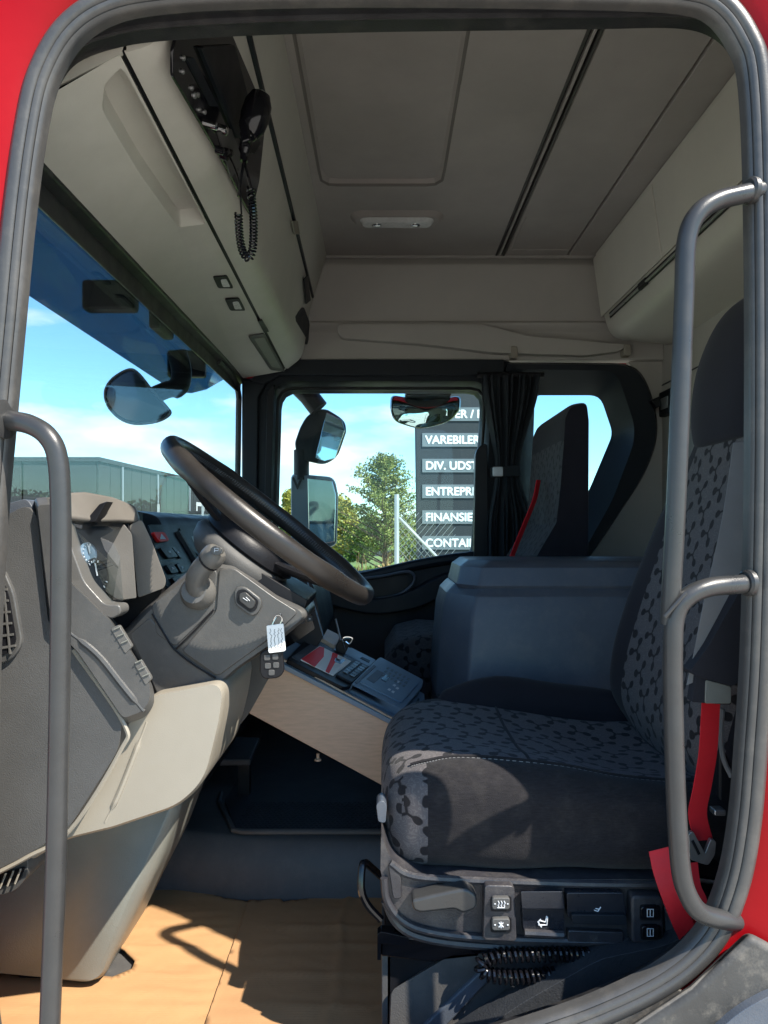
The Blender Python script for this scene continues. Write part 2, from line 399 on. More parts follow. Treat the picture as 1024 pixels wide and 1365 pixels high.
def text(body, size, org, xdir, ydir, m, parent, name='lettering', bold=.0, ext=.0006, align='LEFT'):
    cu = bpy.data.curves.new(name, 'FONT'); cu.body = body; cu.size = size; cu.extrude = ext; cu.align_x = align
    tmp = bpy.data.objects.new('tmp', cu); COL.objects.link(tmp)
    dg = bpy.context.evaluated_depsgraph_get(); dg.update()
    me = bpy.data.meshes.new_from_object(tmp.evaluated_get(dg)); bpy.data.objects.remove(tmp)
    x = Vector(xdir).normalized(); y = Vector(ydir).normalized(); z = x.cross(y)
    M = Matrix((x, y, z)).transposed().to_4x4(); M.translation = Vector(org); me.transform(M)
    if bold:                      # heavier strokes: slightly shifted copies, each at its own tiny depth
        bm = bmesh.new(); 
        for k, (a, b) in enumerate(((0, 0), (1, 0), (-1, 0), (0, 1), (0, -1))):
            n0 = len(bm.verts); bm.from_mesh(me); bm.verts.ensure_lookup_table()
            for v in bm.verts[n0:]: v.co += x*a*bold*.7+y*b*bold*.7+z*.0006*k
        bm.to_mesh(me); bm.free()
    me.materials.clear(); me.materials.append(m)
    o = bpy.data.objects.new(name, me); COL.objects.link(o); o.parent = parent; return o
# ================================================================== OUTSIDE
def GZ(): return 0.0
def struct(name, m, *g, **k): return obj(name, m, *g, kind='structure', **k)
struct('ground', asphalt, ([(-400, -60, 0), (400, -60, 0), (400, 900, 0), (-400, 900, 0)], [(0, 1, 2, 3)]))
# grass verge and road seen through the passenger window
def sheet(name, m, pts, z, **k): return obj(name, m, (([(a, b, z) for a, b in pts]), [tuple(range(len(pts)))]), **k)
gl = sheet('grass_verge', grass_m, [(-9, 7), (60, 7), (60, 62), (-9, 62)], .004, kind='structure')
sheet('road', clad, [(-12, 62), (200, 62), (200, 78), (-12, 78)], .006, kind='structure')
sheet('grass_field', grass_m, [(-200, 78), (200, 78), (200, 300), (-200, 300)], .004, kind='structure')
# grass tufts
gv = []; gf = []
for i in range(9000):
    x = random.uniform(-5.5, 3); y = random.uniform(15, 44); x *= .3+y/30; h = random.uniform(.06, .22); a = random.uniform(0, 6.28); ww = .05
    k = len(gv); c, s = math.cos(a)*ww, math.sin(a)*ww
    gv += [(x-c, y-s, 0), (x+c, y+s, 0), (x+random.uniform(-.1, .1), y, h)]; gf.append((k, k+1, k+2))
tag(obj('grass', grass_m, (gv, gf), kind='stuff', recalc=False), 'short green grass on the verge beyond the passenger window', 'grass')

# warehouse
t = thing('warehouse', 'long grey metal clad warehouse seen through the windscreen', 'building')
cx_, cy_ = -15.5, 40.0
def wall(x0, y0, x1, y1, z0, z1, th=.3):
    d = Vector((x1-x0, y1-y0, 0)).normalized(); nn = Vector((-d.y, d.x, 0))*th
    return prism([(x0, y0, z0), (x1, y1, z0), (x1+nn.x, y1+nn.y, z0), (x0+nn.x, y0+nn.y, z0)], (0, 0, z1-z0))
def panels(x0, y0, x1, y1, z1, wd, parent):
    L = math.hypot(x1-x0, y1-y0); n = int(L/wd)
    for i in range(n):
        a, b = (i+.03)/n, (i+.97)/n
        q = [(x0+(x1-x0)*s, y0+(y1-y0)*s) for s in (a, b)]
        obj('wall_panel', clad, wall(*q[0], *q[1], .4, z1, .08), parent=parent)
obj('wall', sealb, wall(-46, 40.3, cx_, 40.3, 0, 6.0), wall(cx_-.2, 40.3, -14.6, 72, 0, 6.0), parent=t)
panels(-46, 40, cx_, 40, 5.95, 2.0, t); panels(cx_+.05, 40.0, -14.3, 72, 5.95, 1.6, t)
obj('roof_edge', clad, wall(-46.2, 39.9, cx_+.1, 39.9, 5.95, 6.18, .5), wall(cx_+.15, 39.9, -14.2, 72, 5.95, 6.18, .5), parent=t)
obj('roof', clad, prism([(-46, 40.5, 6.0), (cx_-.5, 40.5, 6.0), (-15, 72, 6.0), (-46, 72, 6.0)], (0, 0, .12)), parent=t)
dn = Vector((1.2, 32, 0)).normalized()
def onwall(s, out=.1): return (cx_+dn.x*s+out, 40+dn.y*s)
for s, wd, h, m in ((11, 3, 3.2, clad2), (18, 3.4, 4.4, clad2)):
    a = onwall(s, .14); b = onwall(s+wd, .14)
    fr = obj('loading_door', m, wall(*a, *b, 0, h, .05), parent=t)
    a2 = onwall(s+.25, .2); b2 = onwall(s+wd-.25, .2)
    obj('door_leaf', clad, wall(*a2, *b2, 0, h-.3, .05), parent=fr)
for s in (3, 9, 16, 24):
    a = onwall(s, .2); obj('downpipe', lowm, tube([(a[0], a[1], 0), (a[0], a[1], 5.9)], .06, 6), parent=t)
# low sheds, pole and white trailer by the warehouse
t = thing('portable_cabin', 'low pale cabin parked at the far end of the grey warehouse', 'cabin')
obj('body', clad2, box(-9.6, -7.6, 34, 36, .3, 3.0), parent=t, bevel=.04); obj('window', gloss, box(-9.2, -8.1, 33.95, 34.0, 1.6, 2.6), parent=t)
obj('roof', clad, box(-9.7, -7.5, 33.9, 36.1, 3.0, 3.12), parent=t)
t = thing('flatbed_trailer', 'long low pale trailer standing in front of the warehouse', 'trailer')
obj('bed', clad2, box(-11.2, -6.6, 29.9, 32, 2.45, 2.6), parent=t); obj('chassis', black, box(-11, -7, 30.2, 31.8, 2.2, 2.44), parent=t)
for x in (-11, -9.2, -7.4): obj('stake', galv, box(x, x+.08, 30, 30.08, 2.6, 3.3), parent=t)
for x in (-10, -8): obj('wheel', sealb, lathe([(0, .3), (.02, .5), (.28, .5), (.3, .3)], (x, 29.9, .5), (0, 1, 0), 16), parent=t)
obj('landing_leg', black, box(-7.3, -7.1, 30.5, 30.7, 0, 2.2), box(-10.9, -10.7, 30.5, 30.7, 0, 2.2), parent=t)
t = thing('lamp_pole', 'thin pale pole standing in front of the warehouse', 'pole')
obj('pole', clad2, tube([(-9.3, 38, 0), (-9.3, 38, 3.9)], .07, 8), parent=t); obj('lamp_head', clad2, box(-9.4, -8.9, 37.9, 38.1, 3.9, 4.0), parent=t)

# trees
def leaves(c, rx, ry, rz, n, s, droop=0):
    V = []; Fc = []
    for i in range(n):
        d = Vector((random.gauss(0, 1), random.gauss(0, 1), random.gauss(0, 1))).normalized()*random.random()**.4
        p = Vector((c[0]+d.x*rx, c[1]+d.y*ry, c[2]+d.z*rz))
        a = Vector((random.gauss(0, 1), random.gauss(0, 1), random.gauss(0, 1))).normalized()*s*random.uniform(.6, 1.3)
        b = a.cross(Vector((random.gauss(0, 1), random.gauss(0, 1), random.gauss(0, 1)))).normalized()*s*random.uniform(.3, .8)
        k = len(V); V += [p-a, p+b, p+a, p-b]; Fc.append((k, k+1, k+2, k+3))
    return V, Fc
def tree(name, label, cat, x, y, h, w_, lm, dens=1, pine=False, group='trees and bushes seen through the windows'):
    t = thing(name, label, cat, group)
    obj('trunk', bark, tube([(x, y, 0), (x+.05, y, h*.5), (x, y, h*.93)], [h*.022, h*.014, h*.005], 8), parent=t)
    g = []; br = []
    if pine:
        for k in range(int(60*dens)):
            f = .22+.78*(k/(60*dens)); z = h*f; a = k*2.4+random.random(); L = w_*.5*(1.08-f)**.7*random.uniform(.55, 1.15)
            e = Vector((x+math.cos(a)*L, y+math.sin(a)*L, z+L*.35))
            br.append(tube([(x, y, z-L*.1), e], [.03, .012], 5))
            for j in range(5):
                q = Vector((x, y, z)).lerp(e, .35+.17*j); q.z += random.uniform(-.08, .12)
                g.append(leaves(q, .26, .26, .15, 26, .05))
    else:
        for k in range(int(16*dens)):
            a = random.random()*6.28; rr = random.random()**.6*w_*.42; z = h*random.uniform(.22, .9); rr *= (1.15-z/h)
            c = Vector((x+math.cos(a)*rr, y+math.sin(a)*rr, z)); br.append(tube([(x, y, z*.5), c], [.03, .012], 5))
            g.append(leaves(c, w_*.17, w_*.17, h*.12, 260, .07*max(1, y/25)))
    obj('branch', bark, *br, parent=t); obj('crown', lm, *g, parent=t, recalc=False)
    return t
tree('pine_tree', 'loose green pine tree in the middle of the passenger window', 'tree', .0, 26, 4.75, 4.6, leaf_g, 1.5, True)
tree('birch_tree', 'yellowish leafy tree left of the pine by the road', 'tree', -2.6, 42, 4.3, 3.6, leaf_y)
tree('leafy_tree', 'green leafy tree between the pine and the dark sign pylon', 'tree', 1.75, 30, 4.6, 2.0, leaf_d)
tree('roadside_tree', 'yellow green tree at the left edge of the passenger window', 'tree', -5.6, 44, 4.6, 2.4, leaf_y)
tree('roadside_bush', 'low dense bush under the yellowish tree by the road', 'bush', -1.2, 40, 2.5, 2.2, leaf_d)
tree('rear_tree', 'green tree low behind the passenger headrest', 'tree', 9.2, 38, 6.3, 3.4, leaf_y)
tree('far_bush', 'small yellow green tree left of the passenger headrest', 'tree', 7.4, 34, 5.2, 2.2, leaf_g)
gx = []
for i in range(260):
    x = random.gauss(.35, .45); y = random.uniform(11, 15); h = random.uniform(.9, 1.9); gx.append(tube([(x, y, 0), (x+random.gauss(0, .1), y, h)], [.012, .003], 4))
gx.append(leaves((.4, 13, 1.2), .9, 1.6, .55, 2600, .035))
tag(obj('tall_weeds', leaf_r, *gx, kind='stuff', recalc=False), 'tall dry reddish weeds growing along the wire fence', 'weeds')
gx = [leaves((x, 120+random.random()*10, 1.5+random.random()*1.5), 5, 4, 2.6, 500, .5) for x in range(-70, 90, 5)]
tag(obj('distant_wood', leaf_d, *gx, kind='stuff', recalc=False), 'low distant strip of trees along the horizon', 'woodland')
# wire fence
t = thing('wire_fence', 'galvanised chain link fence with braced post beside the sign pylon', 'fence')
fy = 9.0
def fx(px): return (px-CX)/F*fy
obj('post', galv, tube([(fx(529), fy, 0), (fx(529), fy, CZ+.42)], .030, 8), parent=t)
obj('brace', galv, tube([P(532, 690, fy), P(585, 745, fy), P(640, 800, fy)], .018, 8), parent=t)
ww = []
for i in range(-14, 16):
    x0 = fx(529)+i*.075; a = Vector((x0, fy, 1.2)); b = Vector((x0+1.1, fy+.1, 2.5)); c = Vector((x0-1.1, fy+.1, 2.5))
    l0 = max(0, (fx(529)-x0)/1.1); l1 = min(1, (fx(608)-x0)/1.1)
    if l1 > l0: ww.append(tube([a.lerp(b, l0), a.lerp(b, l1)], .0028, 3))
    if i < 0: continue
    
    lo = max(x0-1.1, fx(529)); tt = (x0-lo)/1.1; ww.append(tube([a, a.lerp(c, tt)], .0028, 3))
obj('wire_mesh', galv, *ww, parent=t)
# sign pylon
t = thing('sign_pylon', 'dark grey sign pylon with white lettered business rows', 'sign')
SY = 14.0
def sp(px, py): return P(px, py, SY)
obj('panel', signm, plate([(553, 520), (703, 520), (703, 745), (556, 745)], SY, .25), parent=t, bevel=.02)
obj('post', galv, box(sp(575, 0).x, sp(575, 0).x+.2, SY+.03, SY+.2, 0, 1.8), box(sp(690, 0).x, sp(690, 0).x+.2, SY+.03, SY+.2, 0, 1.8), parent=t)
rows = ['BUSSER / FORSIKRING', 'VAREBILER', 'DIV. UDSTYR', 'ENTREPRENØR', 'FINANSIERING', 'CONTAINER']
for i, s in enumerate(rows):
    cy = 552+34.3*i
    r_ = obj('sign_row', signp, plate([(563, cy-9), (698, cy-9), (698, cy+9), (563, cy+9)], SY-.02, .02), parent=t)
    x = sp(567, cy).x if i else sp(537, cy).x
    o = sp(567, cy+5.2)
    if i == 0:
        s = 'ER / FORS'; o = sp(606, cy+5.2)
    text(s, .215, (o.x, SY-.024, o.z), (1, 0, 0), (0, 0, 1), lettm, r_, bold=.012)
# ================================================================== CAB SHELL
cab = thing('truck_cab', 'red truck cab with beige lining seen through the open driver door', 'truck cab')
CEN = Vector((505, 690))
outer = [(-12, 700), (0, 560), (12, 430), (26, 285), (41, 175), (58, 104), (93, 44), (148, 8), (230, -7), (350, -13), (500, -15), (650, -14), (800, -11), (905, -6), (955, 10), (990, 54), (1007, 115), (1014, 300), (1015, 600), (1010, 850),
         (1001, 1000), (992, 1100), (976, 1180), (946, 1247), (890, 1300), (800, 1345), (700, 1380), (560, 1425), (380, 1480), (150, 1490), (20, 1460), (-20, 1380), (-26, 1200), (-22, 900)]
inner = [(-4, 700), (12, 560), (20, 430), (46, 285), (60, 182), (76, 124), (104, 84), (165, 62), (240, 53), (350, 47), (500, 43), (650, 41), (800, 39), (900, 38), (948, 50), (976, 80), (991, 130), (1000, 300), (999, 600), (992, 850),
         (983, 1000), (973, 1100), (957, 1175), (928, 1230), (876, 1274), (790, 1318), (692, 1352), (555, 1395), (380, 1450), (150, 1460), (30, 1435), (0, 1370), (-10, 1200), (-8, 900)]
oc = catm([P(a, b, 1.0) for a, b in outer], 6, True); ic = catm([P(a, b, 1.09) for a, b in [(512+(a-512)*1.0, b) for a, b in inner]], 6, True)
SP = [(.016, .010), (.018, 0), (.017, -.012), (.011, -.0175), (.003, -.0185), (-.002, -.0165), (-.0032, -.0135), (-.0045, -.0165), (-.009, -.0165), (-.0125, -.014), (-.0138, -.010), (-.0152, -.0125), (-.0185, -.010), (-.020, -.004), (-.020, .008)]
sl_ = []
for i, p in enumerate(oc):
    tg = (oc[(i+1) % len(oc)]-oc[i-1]).normalized(); nn = Vector((-tg.z, 0, tg.x))
    sl_.append([p+nn*a+Vector((0, b, 0)) for a, b in SP])
sl_.append(sl_[0])
obj('door_seal', seal, loft(sl_, cap=False, closed=False), parent=cab, sharp=50)
N_ = len(oc)
def mixl(f, y): 
    o = []
    for a, b in zip(oc, ic):
        q = a.lerp(b, f); q.y = y; o.append(q)
    return o
# dark stepped reveal between outer seal and the lining
rev = [oc, mixl(.30, 1.012), mixl(.42, 1.03), mixl(.55, 1.022), mixl(.66, 1.05), mixl(.82, 1.045), ic]
V, Fc = loft([l for l in rev], cap=False)
obj('door_reveal', sealb, (V, Fc), parent=cab, sharp=60)
obj('seal_lip', sealb, tube(mixl(.52, 1.018), .0055, 8, True), parent=cab)
obj('seal_lip', sealb, tube(mixl(.85, 1.055), .005, 8, True), parent=cab)
def outw(l, k, y):
    c = P(CEN.x, CEN.y, 1.0); o = []
    for p in l:
        d = Vector((p.x-c.x, 0, p.z-c.z)); q = p+d.normalized()*k; q.y = y; o.append(q)
    return o
# red outer skin and inner pillar sheet
obj('body_panel', red, loft([outw(oc, .004, 1.0), outw(oc, .03, .985), outw(oc, .10, .972), outw(oc, .45, .97), outw(oc, .6, 1.0)], cap=False), parent=cab)
obj('pillar_lining', beige, loft([ic, outw(ic, .02, 1.10), outw(ic, .55, 1.11)], cap=False), parent=cab)
# box of the cab (lower skin, roof, front, rear)
XF, XR, YN, YF_ = -.66, 1.14, 1.11, 3.06
ZC = CZ+1.095; ZFL = CZ-.875
obj('roof_skin', red, box(XF-.3, XR+.3, .99, 3.3, ZC+.06, ZC+.12), parent=cab, bevel=.02)
# headliner: sheet with a recessed hatch
hx0, hx1, hy0, hy1 = -.20, .186, 1.30, 2.36
cen = ((hx0+hx1)/2, (hy0+hy1)/2)
so = angsamp([(-.62, 1.1), (.445, 1.1), (.445, 3.06), (-.62, 3.06)], cen, 120)
si = angsamp(rp_([(hx0, hy0), (hx1, hy0), (hx1, hy1), (hx0, hy1)], .05, 6), cen, 120)
sj = angsamp(rp_([(hx0+.012, hy0+.012), (hx1-.012, hy0+.012), (hx1-.012, hy1-.014), (hx0+.012, hy1-.014)], .045, 6), cen, 120)
V, Fc = loft([[(a, b, ZC) for a, b in so], [(a, b, ZC) for a, b in si], [(a, b, ZC+.016) for a, b in sj]], cap=False)
k = len(V); V += [(a, b, ZC+.016) for a, b in sj]; Fc.append(tuple(range(k, k+120)))
obj('headliner', roofm, (V, Fc), parent=cab, sharp=25)
obj('hatch_joint', groove, tube([(a, b, ZC+.003) for a, b in si], .005, 6, True), parent=cab)
for xx in (.449, .463, .478):
    obj('roof_rail', raild if xx != .463 else roofm, box(xx-.004, xx+.004, 1.1, 2.99, ZC-.004, ZC+.01), parent=cab, bevel=.002)
obj('headliner_panel', roofm, box(.484, .732, 1.1, 3.02, ZC, ZC+.03), box(.739, .86, 1.1, 3.02, ZC-.002, ZC+.03), parent=cab, bevel=.003)
obj('headliner_backing', navy, box(-.64, 1.2, 1.1, 3.1, ZC+.028, ZC+.05), parent=cab)
obj('panel_trim', roofm, tube([(.50, 2.90, ZC), (.72, 2.90, ZC)], .003, 6), tube([(.50, 2.90, ZC), (.50, 2.60, ZC)], .002, 6), parent=cab)
# interior lamp
t = thing('ceiling_lamp', 'small clear interior lamp in the middle of the headliner', 'ceiling lamp')
lp = Vector((.045, 2.60, ZC))
def rrect(cx, cy, a, b, r): return rp_([(cx-a, cy-b), (cx+a, cy-b), (cx+a, cy+b), (cx-a, cy+b)], r, 5)
obj('housing', roofm, loft([[(x, y, ZC+.001) for x, y in rrect(lp.x, lp.y, .165, .06, .06)], [(x, y, ZC-.016) for x, y in rrect(lp.x, lp.y, .145, .045, .045)]]), parent=t, bevel=.003)
obj('lens', lamp, loft([[(x, y, ZC-.014) for x, y in rrect(lp.x-.0, lp.y-.004, .132, .036, .035)], [(x, y, ZC-.028) for x, y in rrect(lp.x, lp.y, .12, .026, .026)]]), parent=t, bevel=.003)
for dx_ in (-.07, .065): obj('bulb', chrome, ellipsoid((lp.x+dx_, lp.y, ZC-.026), .02, .015, .008), parent=t)

# rear wall, floor, firewall
obj('rear_wall', beige, box(XR, XR+.05, 1.1, 3.06, CZ-.9, ZC+.02), parent=cab)
obj('rear_wall_seam', navy, box(XR-.003, XR+.001, 1.2, 3.03, CZ+.585, CZ+.590), parent=cab)
obj('cab_floor', tunnel, box(XF-.2, XR, 1.05, 3.1, ZFL-.05, ZFL), parent=cab)
obj('firewall', navy, box(XF-.04, XF, 1.42, 3.1, CZ-.9, CZ+.02), parent=cab)
obj('outer_front', red, box(XF-.34, XF-.14, 1.0, 3.2, CZ-1.1, CZ-.05), box(XF-.06, XF-.0, 1.0, 3.2, CZ+.70, ZC+.06), parent=cab)
# tunnel
tp = [(1.72, -.875), (1.735, -.80), (1.752, -.76), (1.77, -.742), (1.80, -.737), (3.05, -.737), (3.05, -.875)]
secs = []
for x, lift in ((-.60, -.02), (-.50, -.0), (-.30, 0), (.6, 0), (1.1, 0)):
    secs.append([(x, y+(0.05 if x < -.45 else 0), CZ+z) for y, z in tp])
obj('engine_tunnel', tunnel, loft(secs), parent=cab, bevel=.008)
tmz = CZ-.737
tm = prism([(*a, tmz) for a in rp_([(-.43, 1.99), (-.36, 1.80), (.5, 1.80), (.5, 3.0), (-.43, 3.0)], .03)], (0, 0, .006))
tmo = obj('tunnel_mat', mattex, tm, parent=cab, bevel=.003)
obj('mat_edge', tunnel, tube([(-.45, 2.05, tmz+.004), (-.44, 1.98, tmz+.005), (-.365, 1.795, tmz+.006), (-.34, 1.785, tmz+.006), (.5, 1.785, tmz+.006)], .007, 8), parent=cab)
# tread studs on the near part of the mat
studs = []
for i in range(64):
    for j in range(14):
        x = -.36+i*.0125+(j % 2)*.006; y = 1.81+j*.0125
        if x < -.36-(y-1.80)*.3: continue
        a = .785 if (i+j) % 2 else -.785; c, s = math.cos(a)*.0048, math.sin(a)*.0048
        studs.append(prism([(x-c-s*.25, y-s+c*.25, tmz+.006), (x+c-s*.25, y+s+c*.25, tmz+.006), (x+c+s*.25, y+s-c*.25, tmz+.006), (x-c+s*.25, y-s-c*.25, tmz+.006)], (0, 0, .0018)))
obj('tread_stud', mattex, *studs, parent=tmo, kind='stuff')
# pedal
t = thing('foot_pedal', 'black pedal on the floor under the steering column', 'pedal')
obj('pad', mattex, prism([P(278, 1022, 1.95), P(335, 1022, 1.95), P(347, 992, 2.1), P(300, 990, 2.1)], (0, 0, .02)), parent=t, bevel=.006)
obj('lever', black, box(-.40, -.37, 2.03, 2.06, CZ-.735, CZ-.60), parent=t)

# far side wall: windscreen pillar, door frame ring, quarter window ring
YW = 3.02
def ringplate(outer_, inner_, c, Yo, Yi, n=96, chamf=None):
    so = angsamp(outer_, c, n); si = angsamp(inner_, c, n)
    L = [[P(a, b, Yo) for a, b in so]]
    if chamf: L.append([P(a, b, Yo-.004) for a, b in angsamp(chamf, c, n)])
    L.append([P(a, b, Yi) for a, b in si]); L.append([P(a, b, Yi)+Vector((0, .03, 0)) for a, b in si])
    return loft(L, cap=False)
win_in = rp_([(375, 523, 22), (641, 523, 18), (640, 560), (628, 738, 6), (470, 763, 10), (368, 775, 10)], 4, 6)
win_mid = rp_([(362, 508, 28), (652, 508, 22), (652, 600), (640, 748, 8), (470, 775, 10), (352, 785, 10)], 4, 6)
win_out = [(346, 478), (680, 478), (680, 790), (330, 820), (330, 640), (340, 500)]
obj('door_frame', navy, ringplate(win_out, win_in, (505, 640), YW, YW+.09, 120, win_mid), parent=cab, sharp=40)
obj('window_rubber', sealb, tube([P(a, b, YW+.02) for a, b in angsamp(rp_([(371, 518, 22), (645, 518, 18), (645, 560), (633, 742, 6), (470, 768, 10), (364, 780, 10)], 4, 6), (505, 640), 120)], .007, 8, True), parent=cab)
obj('door_glass', door_g, prism([P(365, 515, YW+.10), P(650, 515, YW+.10), P(650, 790, YW+.10), P(360, 790, YW+.10)], (0, .004, 0)), parent=cab)
q_in = rp_([(713, 527, 6), (800, 527, 14), (817, 578, 10), (786, 652, 10), (735, 748, 8), (706, 752)], 3, 6)
q_mid = rp_([(700, 508, 10), (808, 512, 14), (836, 578, 14), (800, 665, 12), (750, 756, 8), (696, 760)], 4, 6)
q_out = rp_([(672, 483), (848, 484, 30), (868, 520, 20), (880, 575, 30), (862, 630, 30), (790, 738, 20), (760, 775, 10), (672, 775)], 4, 6)
qs = angsamp(q_out, (745, 620), 120)
obj('quarter_window_frame', navy, loft([[P(a, b, YW) for a, b in qs], [P(a, b, YW-.035) for a, b in angsamp([(745+(x-745)*.985, 620+(y-620)*.985) for x, y in q_out], (745, 620), 120)],
     [P(a, b, YW-.03) for a, b in angsamp(rp_([(672, 492), (822, 494, 18), (850, 578, 26), (816, 668, 16), (765, 758, 8), (672, 768)], 4, 6), (745, 620), 120)],
     [P(a, b, YW+.03) for a, b in angsamp(q_mid, (745, 620), 120)], [P(a, b, YW+.09) for a, b in angsamp(q_in, (745, 620), 120)]], cap=False), parent=cab, sharp=30)
obj('quarter_glass', door_g, prism([P(685, 515, YW+.10), P(830, 515, YW+.10), P(830, 790, YW+.10), P(685, 790, YW+.10)], (0, .004, 0)), parent=cab)
# side lining behind the quarter window; pieces butt round the opening
obj('side_lining', beige, prism([P(a, b, YW+.01) for a, b in [(838, 470), (905, 470), (905, 1010), (680, 1010), (680, 770), (750, 764), (778, 735), (846, 635), (865, 575), (855, 505), (838, 484)]], (0, .03, 0)), parent=cab)
obj('windscreen_pillar', navy, prism([P(a, b, YW-.02) for a, b in [(322, 505), (362, 500), (345, 530), (342, 780), (316, 700), (322, 640)]], (0, .08, 0)), parent=cab, bevel=.01, seg=3)
obj('pillar_trim', black, prism([P(a, b, YW-.025) for a, b in [(356, 520), (366, 512), (360, 700), (352, 700)]], (0, .06, 0)), parent=cab, bevel=.004)
obj('door_header', navy, prism([P(a, b, YW-.03) for a, b in [(330, 508), (345, 497), (400, 479), (672, 479), (672, 500), (372, 500), (352, 512)]], (0, .05, 0)), parent=cab, bevel=.004)
obj('outer_side_skin', red, prism([P(a, b, YW+.14) for a, b in [(325, 440), (905, 440), (905, 518), (325, 518)]], (0, .03, 0)),
    prism([P(a, b, YW+.14) for a, b in [(240, 795), (905, 795), (905, 1030), (240, 1030)]], (0, .03, 0)), parent=cab)
# beige band over the door
bp_ = [(3.04, 1.11), (2.985, 1.095), (2.965, 1.06), (2.975, .98), (3.0, .86), (3.0, .84), (2.985, .835), (2.99, .82), (3.01, .80), (3.01, .69), (3.02, .684), (3.06, .684), (3.06, 1.11)]
obj('upper_side_trim', beige, loft([[(x, y, CZ+z) for y, z in bp_] for x in (-.34, .40, 1.14)]), parent=cab, bevel=.006)
obj('grab_moulding', beige, prism([P(a, b, 2.965) for a, b in rp_([(448, 432), (645, 432), (700, 447), (790, 455), (835, 459), (828, 468), (780, 474), (660, 470), (560, 458), (452, 450)], 10, 5)], (0, .04, 0)), parent=cab, bevel=.008, seg=3)
def knob(px, py):
    return (prism([P(a, b, 2.96) for a, b in rp_([(px-5, py-7), (px+4, py-7), (px+5, py+9), (px-5, py+9)], 3)], (0, .05, 0)))
for px, py in ((686, 468), (837, 465)): obj('coat_hook', beigel, knob(px, py), parent=cab, bevel=.004)
obj('headliner_edge', roofm, tube([(-.3, 2.965, ZC-.003), (.86, 2.965, ZC-.003)], .008, 8), parent=cab)

# passenger door lower panel
dp = prism([P(a, b, YW-.01) for a, b in rp_([(300, 770), (352, 778), (470, 770), (600, 745, 10), (640, 742), (700, 742), (700, 1000), (300, 1000)], 4)], (0, .04, 0))
t = thing('passenger_door', 'dark blue passenger door panel with armrest and pull handle', 'door')
obj('door_card', navy, dp, parent=t, bevel=.008)
obj('window_ledge', navy, tube(catm([P(a, b, YW-.02) for a, b in [(340, 788), (420, 778), (480, 770), (560, 752), (628, 742), (680, 740)]], 6), .022, 10), parent=t)
arm = prism([P(a, b, 2.93) for a, b in rp_([(400, 768, 10), (440, 790, 20), (500, 800, 20), (545, 790, 20), (590, 765, 20), (640, 757, 8), (640, 775), (600, 790, 20), (560, 812, 25), (500, 822, 25), (440, 808, 20), (395, 786, 10)], 4, 5)], (0, .09, 0))
obj('armrest', navy, arm, parent=t, bevel=.012, seg=3)
pr = obj('pull_recess', black, prism([P(a, b, 2.985) for a, b in rp_([(482, 775), (543, 766), (545, 786), (520, 797), (486, 796)], 6)], (0, .012, 0)), parent=t)
obj('pull_bar', boxm, tube(catm([P(a, b, 2.96) for a, b in [(478, 772), (510, 768), (545, 762), (552, 775), (530, 793), (486, 800)]], 5), .006, 8), parent=t)
obj('highlight_strip', grey_blue, prism([P(a, b, 2.94) for a, b in rp_([(420, 786), (455, 780), (478, 776), (474, 784), (428, 793)], 3)], (0, .012, 0)), parent=t, bevel=.003)  # chrome blue highlight by the armrest, put in as a coloured strip

# windscreen
ws = [(-.585, 1.06, CZ+.66), (-.585, 3.03, CZ+.66), (-.605, 3.06, CZ-.0), (-.605, 1.06, CZ-.0)]
t = thing('windscreen', 'wide windscreen with dark upper rubber edge', 'windscreen')
obj('pane', screen_g, prism(ws, (-.005, 0, 0)), parent=t)
obj('upper_rubber', sealb, prism([(-.60, 1.08, CZ+.585), (-.565, 1.08, CZ+.60), (-.55, 1.08, CZ+.66), (-.60, 1.08, CZ+.66)], (0, 1.95, 0)), parent=t, bevel=.004)
obj('print_band', sealb, prism([(-.592, 1.08, CZ+.55), (-.588, 1.08, CZ+.55), (-.583, 1.08, CZ+.66), (-.59, 1.08, CZ+.66)], (0, 1.95, 0)), parent=t)
obj('corner_rubber', sealb, tube(catm([(-.585, 2.6, CZ+.59), (-.585, 2.85, CZ+.585), (-.588, 2.985, CZ+.55), (-.592, 3.01, CZ+.45), (-.60, 3.02, CZ+.02)], 6), .012, 8), parent=t)
# exterior sun visor
t = thing('sun_visor', 'tinted exterior sun visor along the top of the windscreen', 'sun visor')
lo = []; hi = []
for k in range(25):
    y = 1.0+k*.088; e = max(0, (y-2.75)/.36); lo.append(Vector((-.80+.12*e*e, y, CZ+.525+.10*e**3))); hi.append(Vector((-.66, y, CZ+.74)))
mid = [a.lerp(b, .5)+Vector((-.035, 0, .02)) for a, b in zip(lo, hi)]
V = [p for l in (lo, mid, hi) for p in l]; n = 25; Fc = [(r*n+i, r*n+i+1, (r+1)*n+i+1, (r+1)*n+i) for r in (0, 1) for i in range(24)]
o = obj('tinted_sheet', tint_g, (V, Fc), parent=t, sharp=80); o.modifiers.new('s', 'SOLIDIFY').thickness = .004
obj('bracket', black, box(-.80, -.66, 1.95, 2.0, CZ+.58, CZ+.66), parent=t, bevel=.01)
obj('bracket', black, box(-.80, -.66, 2.72, 2.76, CZ+.56, CZ+.66), parent=t, bevel=.01)
obj('clip', black, box(-.645, -.612, 2.02, 2.16, CZ+.55, CZ+.625), parent=t, bevel=.008)
